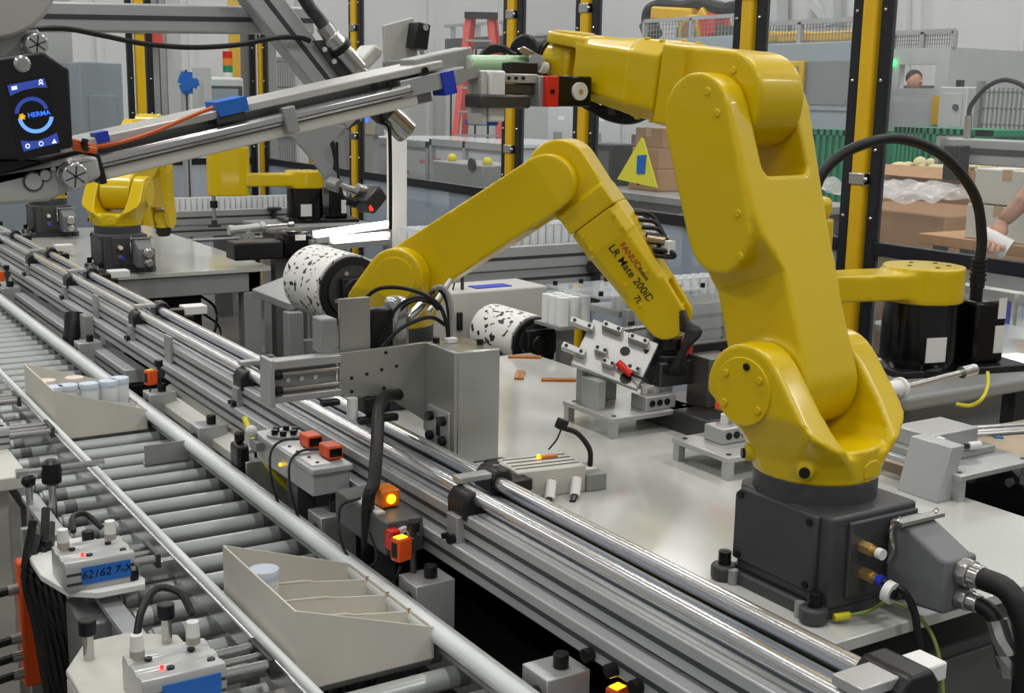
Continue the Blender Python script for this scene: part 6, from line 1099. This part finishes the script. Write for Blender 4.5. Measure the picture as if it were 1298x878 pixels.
# worker at the maple bench, only the reaching arm is in view
hand = PD(1262, 290, 4.75); elb = PD(1306, 246, 4.8); sho = elb+V((.12, -.06, .24))
base = V((sho.x+.12, sho.y-.2, 0)); PW = thing('person', 'worker in a black short sleeved top reaching out with a white cup', 'person', base)
L = lambda p: V(p)-base
d = (hand-elb).normalized(); wrist = hand-d*.03
body = [V((0, 0, .95)), V((0, 0, 1.15)), V((0, .0, 1.38)), V((0, 0, 1.48)), V((0, 0, 1.56)), V((-.0, .02, 1.68)), L(sho), L(elb), L(wrist)]
ax_ = V((d.y, -d.x, 0)).normalized()
s2 = V((.1, -.17, 1.42)); body += [s2, s2+V((.05, -.05, -.3)), s2+V((-.1, .02, -.5))]
for s in (-1, 1): body += [V((.02*s, .1*s, .9)), V((.02*s, .11*s, .5)), V((.02*s, .11*s, .08)), V((-.12, .11*s, .04))]
ed = [(0, 1), (1, 2), (2, 3), (3, 4), (4, 5), (2, 6), (6, 7), (7, 8), (2, 9), (9, 10), (10, 11), (0, 12), (12, 13), (13, 14), (14, 15), (0, 16), (16, 17), (17, 18), (18, 19)]
rd = [.14, .13, .15, .08, .055, .09, .06, .043, .027, .06, .045, .03, .085, .06, .045, .04, .085, .06, .045, .04]
bo = skin('body', body, ed, rd, SKIN, PW)
skin('trousers', [body[0], body[12], body[13], body[14], body[16], body[17], body[18]], [(0, 1), (1, 2), (2, 3), (0, 4), (4, 5), (5, 6)], [.155, .1, .075, .06, .1, .075, .06], PANTS, PW)
ms = L(elb)+(L(sho)-L(elb))*.1
skin('shirt', [V((0, 0, .93)), body[1], body[2], body[3]-V((0, 0, .03)), body[6], ms, body[9], body[9]+(body[10]-body[9])*.7], [(0, 1), (1, 2), (2, 3), (2, 4), (4, 5), (2, 6), (6, 7)], [.15, .145, .165, .09, .075, .062, .075, .058], SHIRT, PW)
hd = B().ball((0, 0, 0), .1, (.82, .95, 1.15), 20); bmesh.ops.translate(hd.bm, verts=hd.bm.verts, vec=(0, .02, 1.68)); hd.ball((-.09, .02, 1.675), .018, (1, .7, 1.2), 8).ball((.0, .11, 1.68), .022, (.9, .4, 1.3), 8).ball((0, -.08, 1.68), .022, (.9, .4, 1.3), 8); hd.obj('head', SKIN, PW)
hr_ = B().ball((.012, .02, 1.715), .104, (.84, .97, 1.0), 20); hr_.obj('hair', HAIR, PW)
for s in (-1, 1): B().ball((-.075, .02+.032*s, 1.695), .011, n=8).obj('eye', BLK, PW)
B().box((-.085, .02, 1.635), (.01, .045, .008)).obj('mouth', mat('lips', (160, 96, 86), .5), PW)
# hand: palm plus five fingers closed round the cup
cup = PD(1263, 308, 4.7); wL = L(wrist); cL = L(cup); toc = (cL-wL).normalized(); sd = rt.copy(); pm = wL+toc*.05
skin('palm', [wL-toc*.02, wL+toc*.03, wL+toc*.075], [(0, 1), (1, 2)], [.026, (.036, .022), (.038, .02)], SKIN, PW)
vw = (CAM-cup).normalized()
for k in range(4):
    a = pm+toc*.025+sd*(-.03+.02*k); ln = (.8, .95, 1.0, .85)[k]; skin('finger', [a, a+toc*.03*ln+vw*.03, a+toc*.06*ln+vw*.038, a+toc*.085*ln+vw*.028], [(0, 1), (1, 2), (2, 3)], [.0105, .0098, .009, .008], SKIN, PW)
a = wL+toc*.02-sd*.03; skin('thumb', [a, a-sd*.025+toc*.02+vw*.01, a-sd*.03+toc*.05+vw*.02], [(0, 1), (1, 2)], [.013, .011, .009], SKIN, PW)
CU = thing('cup', 'white cup held tilted in the worker\'s hand', 'cup', cup-V((0, 0, .05))); B().lathe([(.034, -.06), (.036, -.055), (.042, .045), (.045, .05), (.042, .05), (.039, .042), (.033, -.05)], (0, 0, 0), 28, (rt*.8-UP*.45+vw*.3).to_track_quat('Z', 'Y').to_matrix().to_4x4()).obj('cup_body', WPL, CU, wrel=False); CU.children[0].location = (0, 0, .05)
# far person inside the machine frame
fp = PD(1158, 118, 15); PF = thing('person', 'far person with dark hair and top seen through the machine window', 'person', (fp.x, fp.y, 0)); zt = PD(1158, 92, 15).z
v = [V((0, 0, zt-.75)), V((0, 0, zt-.5)), V((0, 0, zt-.32)), V((0, 0, zt-.22)), V((-.12, .14, zt-.36)), V((-.14, .16, zt-.62)), V((-.2, .05, zt-.8)), V((.12, -.14, zt-.36)), V((.12, -.17, zt-.62)), V((-.1, -.15, zt-.8)), V((.05, .08, zt-.95)), V((.05, .08, .05)), V((-.03, -.09, zt-.95)), V((-.03, -.09, .05))]
skin('body', v, [(0, 1), (1, 2), (2, 3), (2, 4), (4, 5), (5, 6), (2, 7), (7, 8), (8, 9), (0, 10), (10, 11), (0, 12), (12, 13)], [.14, .14, .13, .06, .075, .05, .035, .075, .05, .035, .09, .05, .09, .05], SHIRT, PF)
B().ball((0, 0, zt-.11), .1, (.85, .95, 1.15), 16).ball((.0, -.1, zt-.11), .02).obj('head', SKIN, PF); B().ball((.02, .03, zt-.06), .102, (.95, 1.0, .95), 16).obj('hair', HAIR, PF)
